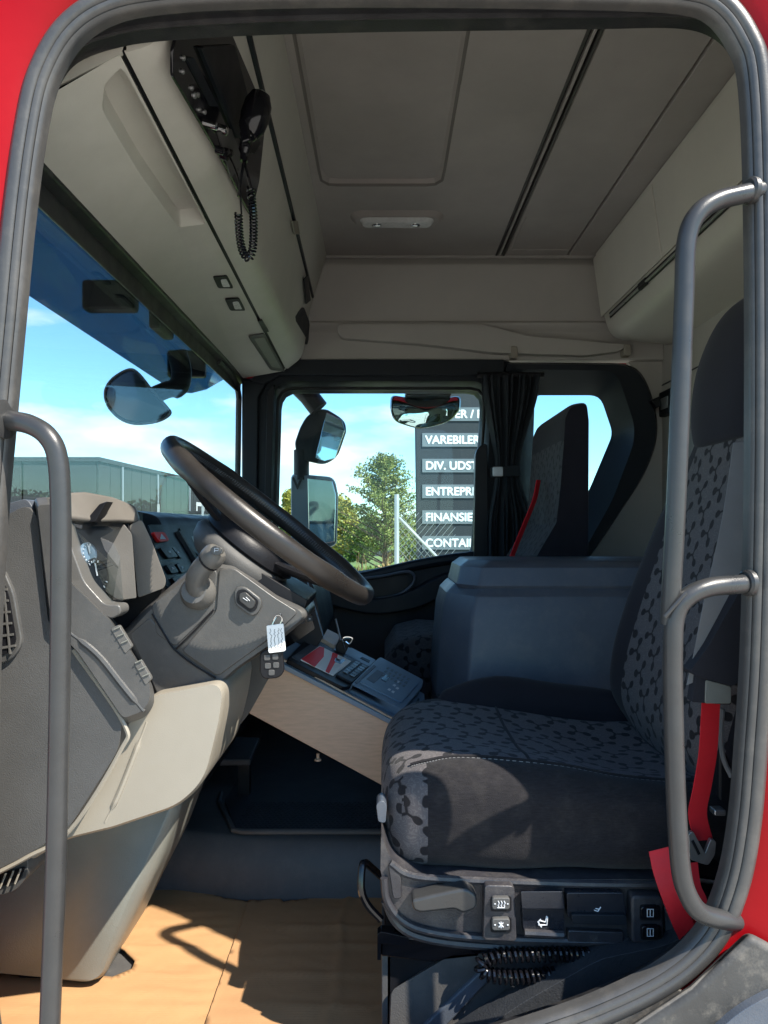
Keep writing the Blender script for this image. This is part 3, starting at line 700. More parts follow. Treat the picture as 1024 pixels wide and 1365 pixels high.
# front mirror
t = thing('front_mirror', 'dark teardrop front mirror hanging below the sun visor', 'mirror')
fm = [(139, 520), (150, 503), (172, 491), (186, 498), (205, 522), (224, 543), (228, 553), (210, 563), (180, 566), (158, 558), (142, 540)]
c3 = P(183, 530, 2.4)
def scl(pts, s, c=(184, 532)): return [(c[0]+(a-c[0])*s, c[1]+(b-c[1])*s) for a, b in pts]
sm = [tuple(v) for v in catm([(a, b, 0) for a, b in fm], 4, True)]; sm = [(a, b) for a, b, _ in sm]
obj('housing', gloss, loft([[P(a, b, Y) for a, b in scl(sm, s)] for s, Y in ((.90, 2.34), (1.0, 2.36), (.98, 2.40), (.8, 2.46), (.4, 2.50))]), parent=t, sharp=60)
obj('mirror_rim', seal, tube([P(a, b, 2.345) for a, b in scl(sm, .97)], .004, 6, True), parent=t)
obj('mirror_back', darkg, loft([[P(a, b, Y) for a, b in scl(sm, s)] for s, Y in ((.88, 2.338), (.5, 2.31), (.05, 2.30))]), parent=t, sharp=60)
obj('arm', black, tube(catm([P(205, 527, 2.42), P(222, 520, 2.45), P(238, 515, 2.48), P(242, 495, 2.5), P(236, 470, 2.5)], 5), [.028]*8+[.034]*13, 12), parent=t)
# passenger-side mirrors
t = thing('side_mirror', 'dark exterior mirror pair outside the passenger window', 'mirror')
obj('arm', black, tube([P(396, 512, 3.3), P(412, 528, 3.3), P(425, 545, 3.3)], .045, 12), tube([P(402, 600, 3.35), P(402, 640, 3.35)], .035, 12), parent=t)
uh = rp_([(410, 552, 14), (432, 543, 10), (460, 560, 14), (462, 575), (450, 610, 10), (432, 620, 8), (396, 612, 12), (393, 590), (400, 570)], 4, 5)
h1 = obj('upper_housing', navy, loft([[P(427+(a-427)*s, 582+(b-582)*s, Y) for a, b in uh] for s, Y in ((.97, 3.32), (1, 3.34), (.96, 3.42), (.7, 3.5))]), parent=t, sharp=50)
obj('mirror_glass', mirror_m, prism([P(435, 549, 3.315), P(456, 560, 3.30), P(460, 574, 3.30), P(447, 611, 3.305), P(433, 615, 3.315), P(420, 611, 3.32)], (0, .01, 0)), parent=h1, bevel=.003)
lh = rp_([(388, 631, 8), (446, 636, 10), (451, 660), (449, 728, 8), (388, 738, 8)], 4, 5)
h2 = obj('lower_housing', lowm, loft([[P(420+(a-420)*s, 685+(b-685)*s, Y) for a, b in lh] for s, Y in ((.97, 3.32), (1, 3.34), (.96, 3.42), (.7, 3.5))]), parent=t, sharp=50)
obj('mirror_glass', mirror_m, prism([P(410, 637, 3.31), P(443, 641, 3.30), P(448, 660, 3.30), P(446, 722, 3.30), P(412, 728, 3.31)], (0, .01, 0)), parent=h2, bevel=.003)
text('V', .075, P(390, 652, 3.312), (1, 0, 0), (0, 0, 1), sealb, h2, bold=.003)
t = thing('kerb_mirror', 'wide dark kerb mirror at the top of the passenger window', 'mirror')
km = rp_([(521, 526, 8), (568, 534), (615, 527, 8), (614, 545, 4), (600, 563, 16), (560, 573, 14), (525, 562, 10), (520, 545, 4)], 3, 6)
obj('housing', gloss, loft([[P(568+(a-568)*s, 548+(b-548)*s, Y) for a, b in km] for s, Y in ((.96, 3.28), (1, 3.30), (.96, 3.36), (.6, 3.42))]), parent=t, sharp=50)
obj('mirror_glass', mirror_m, loft([[P(568+(a-568)*s, 549+(b-549)*s, Y) for a, b in km] for s, Y in ((.93, 3.278), (.5, 3.268), (.05, 3.264))]), parent=t, sharp=60)
obj('bracket', black, box(P(540, 0, 3.3).x, P(600, 0, 3.3).x, 3.2, 3.34, P(0, 532, 3.3).z, P(0, 515, 3.3).z), parent=t, bevel=.01)
# ================================================================== OVERHEAD CONSOLE
t = thing('overhead_console', 'beige overhead console with recess and lockers above the windscreen', 'console')
OY0, OY1 = 1.10, 2.975
def xs(y, a, b): return a+(b-a)*(y-OY0)/(OY1-OY0)
PT = {'H': ((-.575, .60), (-.585, .60)), 'S': ((-.393, .706), (-.400, .632)), 'S2': ((-.386, .708), (-.392, .635)), 'E': ((-.335, .722), (-.322, .680)), 'D': ((-.25, .93), (-.285, .92)), 'F': ((-.218, 1.10), (-.228, 1.10)), 'B': ((-.575, 1.10), (-.60, 1.10))}
def pt(k, y):
    a, b = PT[k]; return Vector((xs(y, a[0], b[0]), y, CZ+xs(y, a[1], b[1])))
# bottom panel with a long storage recess
def recess_panel(q, hole, depth_vec, m, name, parent, n=96, r=.02, extra_m=None, back=.02):
    # q: 4 corners (bilinear); hole: list of (u,v)
    def bl(u, v): return (q[0]*(1-u)+q[1]*u)*(1-v)+(q[3]*(1-u)+q[2]*u)*v
    c = (sum(h[0] for h in hole)/len(hole), sum(h[1] for h in hole)/len(hole))
    so = angsamp([(0, 0), (1, 0), (1, 1), (0, 1)], c, n); si = angsamp(rp_(hole, r, 4), c, n)
    sj = [(c[0]+(a-c[0])*.96, c[1]+(b-c[1])*.97) for a, b in si]
    L = [[bl(*p) for p in so], [bl(*p) for p in si], [bl(*p)+depth_vec for p in sj]]
    V, Fc = loft(L, cap=False); k = len(V); V = V+[v for v in L[2]]; Fc.append(tuple(range(k, k+n)))
    return obj(name, m, (V, Fc), parent=parent, sharp=25)
qa = [pt('H', OY0), pt('S', OY0), pt('S', OY1-.02), pt('H', OY1-.02)]
recess_panel(qa, [(.68, .045), (.80,.02), (.975, .012), (.985, .30), (.70, .28), (.66,.15)], Vector((.0, 0, .035)), cons, 'lower_panel', t)
obj('near_lip', cons, prism([P(a, b, 1.098) for a, b in [(161, 72), (168, 50), (80, 50), (30, 110), (-12, 157), (60, 122)]], (0, .01, .004)), parent=t)
# inner structure: dark seam and side/end
def pf(keys, y): return [pt(k, y) for k in keys]
obj('seam', black, loft([[pt('S', y)+Vector((.000, 0, .004)), pt('S2', y)+Vector((.003, 0, .004)), pt('S2', y)+Vector((.003, 0, .03)), pt('S', y)+Vector((0, 0, .03))] for y in (OY0, OY1-.03)]), parent=t)
def rnd3(pts, r, n=6):       # round in xz for 3D points
    y = pts[0].y; return [Vector((a, y, b)) for a, b in rp_([(p.x, p.z) for p in pts], 0, n)] if not r else [Vector((a, y, b)) for a, b in rp_([(p.x, p.z, rr) for p, rr in zip(pts, r)], 0, n)]
secs = []
for y in (OY0, 1.6, 2.1, 2.6, 2.93, 2.965, 2.975):
    k = 0 if y < 2.95 else (.006 if y < 2.97 else .02)
    pts = [pt('S2', y)+Vector((k, 0, k)), pt('E', y)+Vector((-k, 0, k)), pt('D', y)+Vector((-k, 0, 0)), pt('D', y)+Vector((-.03, 0, .0)), pt('S2', y)+Vector((0, 0, .06))]
    secs.append(rnd3(pts, [.002, .03, .012, 0, 0]))
obj('front_panel', cons, loft(secs), parent=t, sharp=40)
secs = []
for y in (OY0, 2.0, 2.93, 2.975):
    k = 0 if y < 2.95 else .01
    pts = [pt('D', y)+Vector((.002, 0, .006)), pt('F', y)+Vector((0-k, 0, 0)), pt('F', y)+Vector((-.1, 0, 0)), pt('D', y)+Vector((-.04, 0, .006))]
    secs.append(rnd3(pts, [.012, .01, 0, 0]))
obj('upper_locker', cons, loft(secs), parent=t, sharp=40)
obj('console_back', navy, loft([[pt('H', y)+Vector((0, 0, .05)), pt('S', y)+Vector((0, 0, .05)), pt('D', y)+Vector((-.05, 0, 0)), pt('F', y)+Vector((-.05, 0, -.01)), pt('B', y)+Vector((0, 0, -.01))] for y in (OY0, OY1-.04)]), parent=t)
obj('end_cap', cons, loft([rnd3([pt(k, y) for k in ('H', 'S2', 'D', 'F', 'B')], [.01, .02, .01, .01, .01]) for y in (OY1-.04, OY1-.004)]), parent=t, bevel=.006)
obj('locker_seam', navy, loft([[pt('D', y)+Vector((.004, 0, -.002)), pt('D', y)+Vector((.006, 0, .006)), pt('D', y)+Vector((-.03, 0, .006)), pt('D', y)+Vector((-.03, 0, -.002))] for y in (OY0, OY1-.03)]), parent=t)
# locker joints and latches
nB2 = Vector((pt('D', 2).z-pt('E', 2).z, 0, -(pt('D', 2).x-pt('E', 2).x))).normalized()
pB2 = pt('E', 2.0)
nU = Vector((pt('F', 2).z-pt('D', 2).z, 0, -(pt('F', 2).x-pt('D', 2).x))).normalized(); pU = pt('D', 2.0)
def lat(px, py):
    return slab([(px-5, py-9), (px+3, py-9), (px+6, py+9), (px-1, py+9)], pB2, nB2, 0, .006)
obj('latch', beigel, lat(392, 303), parent=t, bevel=.002)
obj('latch', black, slab([(404, 372), (409, 366), (413, 400), (407, 405)], pB2, nB2, .0, .005), parent=t, bevel=.002)
obj('card_pocket', navy, slab([(390, 425), (404, 408), (412, 430), (410, 460), (398, 455)], pB2, nB2, 0, .003, 4), parent=t)
pA = pt('S', 2.2); nA = (pt('S', 2.9)-pt('S', 1.6)).cross(pt('S', 2.2)-pt('H', 2.2)).normalized()
if nA.z > 0: nA = -nA
for px, py in ((296, 374), (312, 404)):
    l = obj('reading_lamp', black, slab([(px-13, py-7), (px+6, py-9), (px+15, py+8), (px-6, py+8)], pA, nA, 0, .006, 3), parent=t, bevel=.002)
    obj('lens', lamp, slab([(px-3, py-4), (px+5, py-5), (px+10, py+5), (px, py+5)], pA, nA, .006, .008, 2), parent=l)
sp_ = obj('step_lamp', seal, slab([(330, 447), (352, 443), (380, 494), (360, 492)], pA, nA, 0, .005, 3), parent=t, bevel=.002)
obj('lamp_lens', foot, slab([(338, 449), (351, 447), (374, 489), (362, 487)], pA, nA, .005, .007, 2), parent=sp_)
obj('seam_clip', black, slab([(343, 426), (349, 425), (358, 440), (351, 441)], pA, nA, 0, .006), parent=t)
# radio stack
t2 = thing('radio_unit', 'black radio and tachograph panel set in the overhead console', 'radio')
ru = [(226, 66), (233, 40), (300, 30), (322, 50), (352, 150), (343, 240), (332, 288), (321, 268), (300, 225), (226, 100)]
obj('fascia', gloss, slab(ru, pB2, nB2, .0, .006, 5), parent=t2, bevel=.002)
obj('slot', black, slab([(262, 60), (306, 58), (342, 190), (333, 205), (310, 175)], pB2, nB2, .006, .010, 3), parent=t2, bevel=.001)
obj('slot_edge', navy, slab([(258, 62), (262, 60), (312, 180), (308, 182)], pB2, nB2, .006, .013), parent=t2)
obj('display', navy, slab([(241, 75), (252, 75), (285, 140), (275, 140)], pB2, nB2, .006, .009, 2), parent=t2)
obj('display', darkp, slab([(285, 175), (303, 170), (318, 215), (303, 235)], pB2, nB2, .006, .009, 2), parent=t2)
for px, py, r_ in ((247, 78, .004), (246, 96, .004), (258, 118, .004), (262, 128, .005), (266, 127, .004), (268, 147, .004), (275, 150, .004), (283, 167, .007), (297, 173, .009), (292, 200, .007), (304, 203, .007), (299, 205, .012)):
    c = hit(px, py, pB2+nB2*.010, nB2)
    m = chrome if (px, py) in ((283, 167), (297, 173)) else (metal if r_ < .006 else gloss)
    obj('knob' if r_ > .006 else 'button', m, lathe([(-.006, r_), (.008 if r_ > .006 else -.001, r_), (.010 if r_ > .006 else 0, r_*.7)], c, nB2, 12), parent=t2)
# handset microphone with coiled cord
t = thing('microphone', 'black hand microphone hanging on a coiled cord from the radio', 'microphone')
mc = P(341, 152, 1.42)
obj('mic_body', gloss, lathe([(-.045, .004), (-.042, .016), (-.03, .024), (-.005, .028), (.02, .026), (.038, .018), (.045, .004)], mc, (.28, -.1, .95), 20), parent=t)
obj('mic_neck', gloss, tube(catm([P(334, 172, 1.42), P(328, 190, 1.42), P(325, 215, 1.42)], 5), [.016]*4+[.012]*4+[.008]*3, 10), parent=t)
obj('clip', gloss, prism([P(a, b, 1.40) for a, b in [(318, 158), (330, 150), (334, 186), (322, 190)]], (0, .03, 0)), parent=t, bevel=.004)
obj('cable', gloss, tube(catm([P(326, 210, 1.42), P(322, 235, 1.42), P(318, 262, 1.42)], 5), .003, 6), tube(catm([P(322, 200, 1.43), P(330, 232, 1.42), P(335, 252, 1.42)], 5), .003, 6),
    tube(catm([P(305, 205, 1.44), P(318, 240, 1.42), P(322, 285, 1.42)], 5), .002, 6), parent=t)
cp = catm([P(318, 285, 1.42), P(319, 310, 1.42), P(323, 333, 1.42), P(331, 344, 1.42), P(337, 330, 1.42), P(338, 290, 1.42), P(334, 250, 1.42)], 10)
obj('coiled_cord', gloss, coil(cp, .0065, .0022, .0062, 6, 10), parent=t)

# ================================================================== REAR LOCKER
t = thing('rear_locker', 'pale overhead storage locker on the rear wall with two lids', 'locker')
RL = [(.838, 1.09), (.875, .83), (.895, .775), (.93, .755), (1.14, .735), (1.14, 1.09)]
def rsec(y, g=0, pts=RL): return [Vector((a+g, y, CZ+b)) for a, b in rp_([(a, b, (0, .02, .03, .03, 0, 0)[i]) for i, (a, b) in enumerate(pts)], 0, 5)]
obj('body', lockm, loft([rsec(1.12), rsec(2.93), rsec(2.955, .01), rsec(2.96, .03)]), parent=t, sharp=30)
pR = Vector((.838, 2, CZ+1.09)); nR = Vector((-(.26), 0, -.037)).normalized()
def rf(y, z): return Vector((.838+(1.09-z)*.037/.26, y, CZ+z))
for ya, yb in ((1.14, 2.30), (2.308, 2.95)):
    obj('lid', lockm, prism([rf(ya, .845), rf(yb, .845), rf(yb, 1.078), rf(ya, 1.078)], nR*.008), parent=t, bevel=.004)
lp2 = Vector((.872, 2, CZ+.83))
obj('handle_slot', black, prism([rf(1.14, .815)+nR*.001, rf(2.86, .815)+nR*.001, rf(2.86, .836)+nR*.001, rf(1.14, .836)+nR*.001], nR*.003), parent=t)
obj('handle_strip', metal, prism([rf(1.14, .818), rf(2.84, .818), rf(2.84, .825), rf(1.14, .825)], nR*.012), parent=t, bevel=.002)
obj('lid_latch', black, prism([rf(2.45, .812), rf(2.52, .812), rf(2.52, .835), rf(2.45, .835)], nR*.012), parent=t, bevel=.003)
t = thing('wall_switch', 'small black switch box on the rear wall beside the seat', 'switch')
obj('housing', black, box(XR-.03, XR, 2.86, 2.99, CZ+.45, CZ+.55), parent=t, bevel=.006); obj('rocker', metal, box(XR-.034, XR-.03, 2.89, 2.96, CZ+.475, CZ+.52), parent=t, bevel=.001)
obj('strap_hook', black, prism([P(a, b, 2.95) for a, b in [(868, 533), (880, 528), (882, 540), (876, 544)]], (0, .03, 0)), parent=t, bevel=.003)

# ================================================================== CURTAIN
t = thing('curtain', 'black pleated curtain gathered by a tie beside the passenger window', 'curtain')
rowsN, colsN = 40, 120; V = []; Fc = []
for j in range(rowsN+1):
    f = j/rowsN; py = 500+f*250
    if py < 628: g = (py-500)/128; g = g*g*(3-2*g); L = 642+g*19; Rr = 718-g*26
    else: g = (py-628)/122; g = min(1, g*1.6); g = g*g*(3-2*g); L = 661-g*12; Rr = 692+g*20
    tight = math.exp(-((py-628)/40)**2)
    for i in range(colsN+1):
        u = i/colsN
        ph = 2*math.pi*9*(u+.02*math.sin(f*5+i*.3))+.6*math.sin(u*7+f*2.2)
        amp = .022*(1-.6*tight)*(.7+.3*math.sin(u*13+1))
        p = P(L+(Rr-L)*u, py, 2.93); p.y += amp*math.sin(ph)+.012*math.sin(u*23+f*3)
        V.append(p)
for j in range(rowsN):
    for i in range(colsN):
        k = j*(colsN+1)+i; Fc.append((k, k+1, k+colsN+2, k+colsN+1))
o = obj('cloth', curt, (V, Fc), parent=t, sharp=180); o.modifiers.new('s', 'SOLIDIFY').thickness = .002
obj('tie_band', curt, prism([P(a, b, 2.90) for a, b in rp_([(656, 622), (693, 620), (695, 634), (657, 636)], 2)], (0, .06, 0)), parent=t, bevel=.006)
obj('buckle', metal, prism([P(a, b, 2.893) for a, b in rp_([(657, 622), (671, 622), (671, 635), (657, 635)], 2)], (0, .006, 0)), parent=t, bevel=.002)
obj('rail', black, tube([P(636, 500, 2.94), P(725, 500, 2.94)], .012, 8), parent=t)
t = obj('window_post', black, prism([P(a, b, 2.96) for a, b in rp_([(632, 748), (634, 598, 12), (650, 588, 10), (652, 748)], 3)], (0, .05, 0)), bevel=.006, parent=cab)

# ================================================================== PASSENGER SEAT
t = thing('passenger_seat', 'patterned passenger seat with black side seen behind the storage box', 'seat')
prof = rp_([(700, 760), (738, 700), (744, 650), (749, 590), (751, 556), (759, 538, 10), (783, 535, 8), (786, 560), (785, 760)], 3, 4)
prof = [tuple(v)[:2] for v in [Vector((a, b)) for a, b in prof]]
def seatp_(Y, s=1.0, Yref=2.35): return [Vector((P(a, b, Yref).x*1.0, Y, P(a, b, Yref).z)) for a, b in prof]
def shr(l, k):
    c = sum(l, Vector())/len(l); return [Vector((c.x+(p.x-c.x)*k, p.y, c.z+(p.z-c.z)*(1-(1-k)*.4))) for p in l]
o = obj('backrest', [headf, fabp], loft([shr(seatp_(2.33), .88), shr(seatp_(2.35), .97), seatp_(2.38), seatp_(2.78), shr(seatp_(2.82), .97), shr(seatp_(2.84), .85)]), parent=t, uv=True, sharp=50)
for p in o.data.polygons:
    c = p.center; n_ = p.normal
    if n_.x < -.3 and 2.385 > 0 and c.z < CZ+.30: p.material_index = 1
obj('cushion', [fabp], loft([[(x, 2.30+dy_, z) for x, z in [(.02+k, CZ-.62), (.02, CZ-.55), (.0+k, CZ-.42), (.04+k, CZ-.355-k), (.12, CZ-.335-k), (.6, CZ-.37-k), (.6, CZ-.62)]] for dy_, k in ((0, .03), (.03, .008), (.08, 0), (.45, 0), (.5, .02))]), parent=t, uv=True, bevel=.01, seg=3)
obj('seat_base', black, box(.06, .6, 2.4, 2.75, CZ-.75, CZ-.6), parent=t, bevel=.01)
pbelt = obj('seat_belt', redbelt, ribbon(catm([P(718, 640, 2.55), P(712, 668, 2.5), P(697, 705, 2.45), P(681, 748, 2.40), P(676, 790, 2.4)], 5), Vector((.6, .8, 0)), .030))
tag(pbelt, 'red seat belt hanging along the front of the passenger backrest', 'seat belt')

# ================================================================== STORAGE BOX
t = thing('storage_box', 'blue grey plastic storage box standing between the two seats', 'storage box')
def plan(x0, x1, y0, ch, ch2, y1, z, r=.012):
    return [Vector((a, b, z)) for a, b in rp_([(x0, y0+ch2), (x0+ch, y0), (x1, y0), (x1, y1), (x0, y1)], r, 4)]
zz = lambda py, Y: CZ-(py-HY)/F*Y
obj('base', boxm, loft([plan(.145, 1.06, 1.865, .06, .16, 2.30, CZ-.74), plan(.145, 1.06, 1.865, .06, .16, 2.30, zz(947, 1.87)), plan(.150, 1.055, 1.872, .06, .16, 2.30, zz(945, 1.87))]), parent=t, bevel=.004)
obj('seam', black, loft([plan(.152, 1.05, 1.876, .06, .16, 2.295, zz(947, 1.87)), plan(.152, 1.05, 1.876, .06, .16, 2.295, zz(942, 1.87))]), parent=t)
obj('body', boxm, loft([plan(.140, 1.06, 1.865, .065, .16, 2.30, zz(942.5, 1.87)), plan(.160, 1.06, 1.885, .065, .15, 2.30, zz(820, 1.87)), plan(.172, 1.06, 1.90, .065, .14, 2.30, zz(797, 1.87)), plan(.195, 1.05, 1.93, .06, .12, 2.29, zz(784, 1.88))]), parent=t, sharp=28, bevel=.003)
obj('lid', boxm, loft([plan(.200, 1.04, 1.925, .05, .08, 2.28, zz(786, 1.92)), plan(.196, 1.04, 1.920, .05, .08, 2.28, zz(781, 1.92)), plan(.208, 1.04, 1.935, .05, .08, 2.28, zz(757, 1.93)), plan(.232, 1.02, 1.965, .05, .08, 2.27, zz(748, 1.94))]), parent=t, sharp=28, bevel=.003)
# ================================================================== DRIVER SEAT
t = thing('driver_seat', 'patterned driver seat with plain dark bolsters and control panel below', 'seat')
def seatloop(x, yc, hw, zb, zt, ex=3.2, n=48, dish=0.0, tilt=0):
    o = []
    for k in range(n):
        a = 2*math.pi*k/n; c, s = math.cos(a), math.sin(a)
        yy = math.copysign(abs(c)**(2/ex), c)*hw; zf = math.copysign(abs(s)**(2/ex), s)
        z = (zb+zt)/2+zf*(zt-zb)/2
        if s > 0: z -= dish*math.exp(-(yy/(hw*.62))**4)*s
        o.append(Vector((x+(tilt*max(0, s)), yc+yy, z)))
    return o
YC = 1.435; cz = CZ
sl = []
for x, hw, zb, zt, di in ((-.005, .10, -.535, -.455, 0), (.000, .17, -.555, -.43, 0), (.012, .215, -.565, -.405, .004), (.035, .243, -.572, -.385, .008), (.07, .256, -.575, -.372, .012), (.12, .262, -.578, -.366, .018), (.20, .265, -.578, -.370, .024),
                      (.30, .266, -.576, -.384, .028), (.38, .266, -.574, -.398, .030), (.46, .262, -.574, -.408, .030), (.56, .25, -.57, -.415, .02), (.62, .22, -.56, -.43, 0)):
    lp_ = seatloop(x, YC, hw, cz+zb, cz+zt, 3.4, 128, di)
    # near bolster bulges a little further up toward the back
    for p in lp_:
        e = abs(p.y-YC)/.265
        if p.z > cz+(zb+zt)/2 and e > .72: p.z += .012*math.sin(min(1, (e-.72)/.2)*math.pi/2)*(1 if x > .1 else x*10)
        p.z += .004*noise.noise(Vector((p.x*9, p.y*9, 1))); p.y += .006*noise.noise(Vector((p.x*11+3, p.z*16, 5)))*(e > .8)
    sl.append(lp_)
def upl(sl, k):      # denser loops for smooth loft
    cols = list(zip(*sl)); out_ = [catm(c, k) for c in cols]; return [list(r) for r in zip(*out_)]
sl = upl(sl, 9)
o = obj('cushion', [fab, plainf], loft(sl), parent=t, uv=True, sharp=60)
for p in o.data.polygons:
    ring, k = divmod(p.index, 128); a_ = 2*math.pi*(k+.5)/128
    top = math.sin(a_) > 0 and -.62 < math.cos(a_) < .62
    p.material_index = 0 if top or (ring < 36 and math.sin(a_) > -.9) else 1
stp = [l[46] for l in sl[30:98]]
obj('piping', plainf, tube([q+Vector((0, -.004, .001)) for q in stp], .0035, 6), parent=t)
obj('seam_stitching', greybelt, *[tube([a.lerp(b, .15)+Vector((0, -.011, .0006)), a.lerp(b, .7)+Vector((0, -.011, .0006))], .0009, 4) for a, b in zip(stp[:-1], stp[1:])], parent=t, kind='stuff')
obj('cross_seam', plainf, tube([v+Vector((0, 0, .0)) for v in sl[58][18:47]], .003, 6), parent=t)
# backrest : loops in XY stacked along the leaning back
def bloop(z, xf, th, yc, hw, wing, n=112, ex=3.0):
    o = []
    for k in range(n):
        a = 2*math.pi*k/n; c, s = math.cos(a), math.sin(a)
        yy = math.copysign(abs(c)**(2/ex), c)*hw; f = math.copysign(abs(s)**(2/ex), s)
        x = xf+th/2-f*th/2
        if s > 0: x -= wing*(min(1, abs(yy)/hw)**3)*s*(1 if yy > 0 else .45); x += .0*s
        o.append(Vector((x, yc+yy, cz+z)))
    return o
bs_ = []
for z, xf, th, hw, wing in ((-.46, .56, .10, .16, 0), (-.45, .545, .12, .21, .01), (-.42, .53, .13, .235, .025), (-.36, .515, .15, .252, .075), (-.28, .53, .15, .266, .10), (-.18, .56, .15, .272, .105), (-.08, .59, .14, .270, .085),
                        (.02, .615, .13, .258, .052), (.10, .638, .12, .232, .025), (.16, .65, .12, .20, .004), (.20, .663, .11, .19, 0), (.205, .672, .10, .185, 0)):
    bs_.append(bloop(z, xf, th, YC-.0, hw, wing))
bs_ = upl(bs_, 9)
o = obj('backrest', [fab, headf], loft(bs_), parent=t, uv=True, sharp=60)
for p in o.data.polygons:
    ring, k = divmod(p.index, 112); a_ = 2*math.pi*(k+.5)/112
    p.material_index = 0 if (math.sin(a_) > .25 and math.cos(a_) < .42 and 14 < ring) else 1
hs_ = []
for z, xf, th, hw in ((.165, .66, .10, .15), (.17, .645, .13, .180), (.19, .638, .14, .192), (.25, .636, .14, .196), (.33, .646, .13, .190), (.40, .668, .12, .172), (.44, .69, .10, .145), (.455, .71, .06, .10)):
    hs_.append(bloop(z, xf, th, YC-.01, hw, -.015))
obj('headrest', [headf], loft(upl(hs_, 4)), parent=t, uv=True, sharp=60)
# folding armrest stub / far bolster pocket
obj('far_bolster', headf, loft(upl([[Vector((x+math.cos(a)*.0, 1.66+math.cos(a)*ry, cz+z+math.sin(a)*rz)) for a in [2*math.pi*k/24 for k in range(24)]] for x, z, ry, rz in ((.12, -.40, .005, .01), (.14, -.40, .03, .04), (.25, -.385, .045, .055), (.38, -.395, .045, .05), (.5, -.41, .04, .05), (.58, -.42, .03, .04))], 4)), parent=t, sharp=60)
bc = thing('belt_buckle', 'black belt buckle with red button between driver cushion and storage box', 'buckle')
obj('stalk', black, tube([P(792, 1006, 1.72), P(778, 994, 1.72)], .010, 10), parent=bc); obj('red_button', redb, box(*(lambda c: (c.x-.012, c.x+.012, 1.70, 1.74, c.z-.008, c.z+.012))(P(772, 986, 1.72))), parent=bc, bevel=.003)
# side console of the seat
YB = 1.165
base = rp_([(508, 1112, 8), (522, 1150, 14), (560, 1168, 10), (700, 1172), (895, 1172), (900, 1262), (700, 1262), (600, 1252, 14), (545, 1238, 20), (518, 1205, 20), (507, 1160)], 4, 5)
obj('side_shell', seatp, prism([P(a, b, YB) for a, b in base], (0, .10, 0)), parent=t, bevel=.012, seg=4)
obj('shell_core', black, box(.02, .48, YB+.04, 1.68, CZ-.64, CZ-.555), parent=t)
obj('shell_fold', seatp, tube(catm([P(a, b, YB-.004) for a, b in [(512, 1170), (516, 1200), (535, 1226), (570, 1241), (640, 1250), (760, 1254), (890, 1256)]], 6), .006, 8), tube(catm([P(a, b, YB+.01) for a, b in [(513, 1200), (530, 1232), (565, 1250), (640, 1260), (760, 1264), (890, 1266)]], 6), .007, 8), parent=t)
obj('upper_rib', seatp, tube(catm([P(a, b, YB-.002) for a, b in [(520, 1150), (545, 1166), (600, 1172), (760, 1178), (885, 1180)]], 6), .006, 8), parent=t)
obj('corner_pad', seatp, prism([P(a, b, YB-.006) for a, b in rp_([(517, 1150, 8), (534, 1160, 4), (536, 1198, 4), (524, 1200, 6)], 3)], (0, .02, 0)), parent=t, bevel=.005)
lev = obj('adjust_lever', rail, prism([P(a, b, YB-.035) for a, b in rp_([(548, 1200, 6), (600, 1188, 8), (622, 1184, 8), (636, 1194, 8), (637, 1212, 8), (618, 1219, 5), (606, 1213), (560, 1218, 4), (551, 1214, 4)], 4, 5)], (0, .035, 0)), parent=t, bevel=.008, seg=3)
def swblock(pts, btns, icons):
    b = obj('switch_panel', seatp, prism([P(a, c, YB-.022) for a, c in rp_(pts, 6, 4)], (0, .03, 0)), parent=t, bevel=.005, seg=3)
    for (x, y, w_, h_), ic_ in zip(btns, icons):
        obj('button_well', black, prism([P(a, c, YB-.0235) for a, c in rp_([(x-w_-2, y-h_-2), (x+w_+2, y-h_-2), (x+w_+2, y+h_+2), (x-w_-2, y+h_+2)], 4)], (0, .004, 0)), parent=b)
        bb = obj('button', darkp if ic_ != 'far' else gloss, prism([P(a, c, YB-.030) for a, c in rp_([(x-w_, y-h_), (x+w_, y-h_), (x+w_, y+h_), (x-w_, y+h_)], 4)], (0, .010, 0)), parent=b, bevel=.002)
    return b
def mark(px_list, Y, r=.0007):
    return [tube([P(a, b, Y) for a, b in l], r, 5) for l in px_list]
YM = YB-.0305
b1 = swblock([(646, 1180), (686, 1181), (689, 1256), (644, 1254)], [(668, 1205, 12, 8), (668, 1233, 12, 8)], ['n', 'n'])
obj('heater_symbol', iconm, *mark([[(664, 1201), (665.5, 1204), (664, 1207), (665, 1209)], [(668, 1201), (669.5, 1204), (668, 1207), (669, 1209)], [(672, 1201), (673.5, 1204), (672, 1207), (673, 1209)], [(663, 1210), (673, 1210)], [(659, 1205), (661, 1205)], [(676, 1205), (678, 1205)]], YM), parent=b1)
obj('fan_symbol', iconm, *mark([[(665, 1230), (671, 1236)], [(671, 1230), (665, 1236)], [(668, 1229), (668, 1237)], [(659, 1233), (661, 1233)], [(676, 1233), (678, 1233)]], YM, .0009), parent=b1)
pd = obj('paddle', padm, loft([[P(a, b, Y) for a, b in l] for l, Y in ((rp_([(694, 1188), (750, 1188), (753, 1212), (696, 1212)], 2), YB-.03), )]+[[P(a, b, YB+.01) for a, b in rp_([(694, 1188), (750, 1188), (753, 1212), (696, 1212)], 2)]]), parent=t, bevel=.006, seg=3)
pd2 = obj('paddle', padm, prism([P(a, b, YB-.018) for a, b in rp_([(696, 1210), (752, 1210), (752, 1246, 8), (748, 1251, 8), (702, 1250, 8), (698, 1244)], 3)], (0, .03, 0)), parent=t, bevel=.004, seg=3)
obj('paddle_lip', seatp, tube([P(699, 1243, YB-.022), P(751, 1246, YB-.022)], .006, 8), parent=pd2)
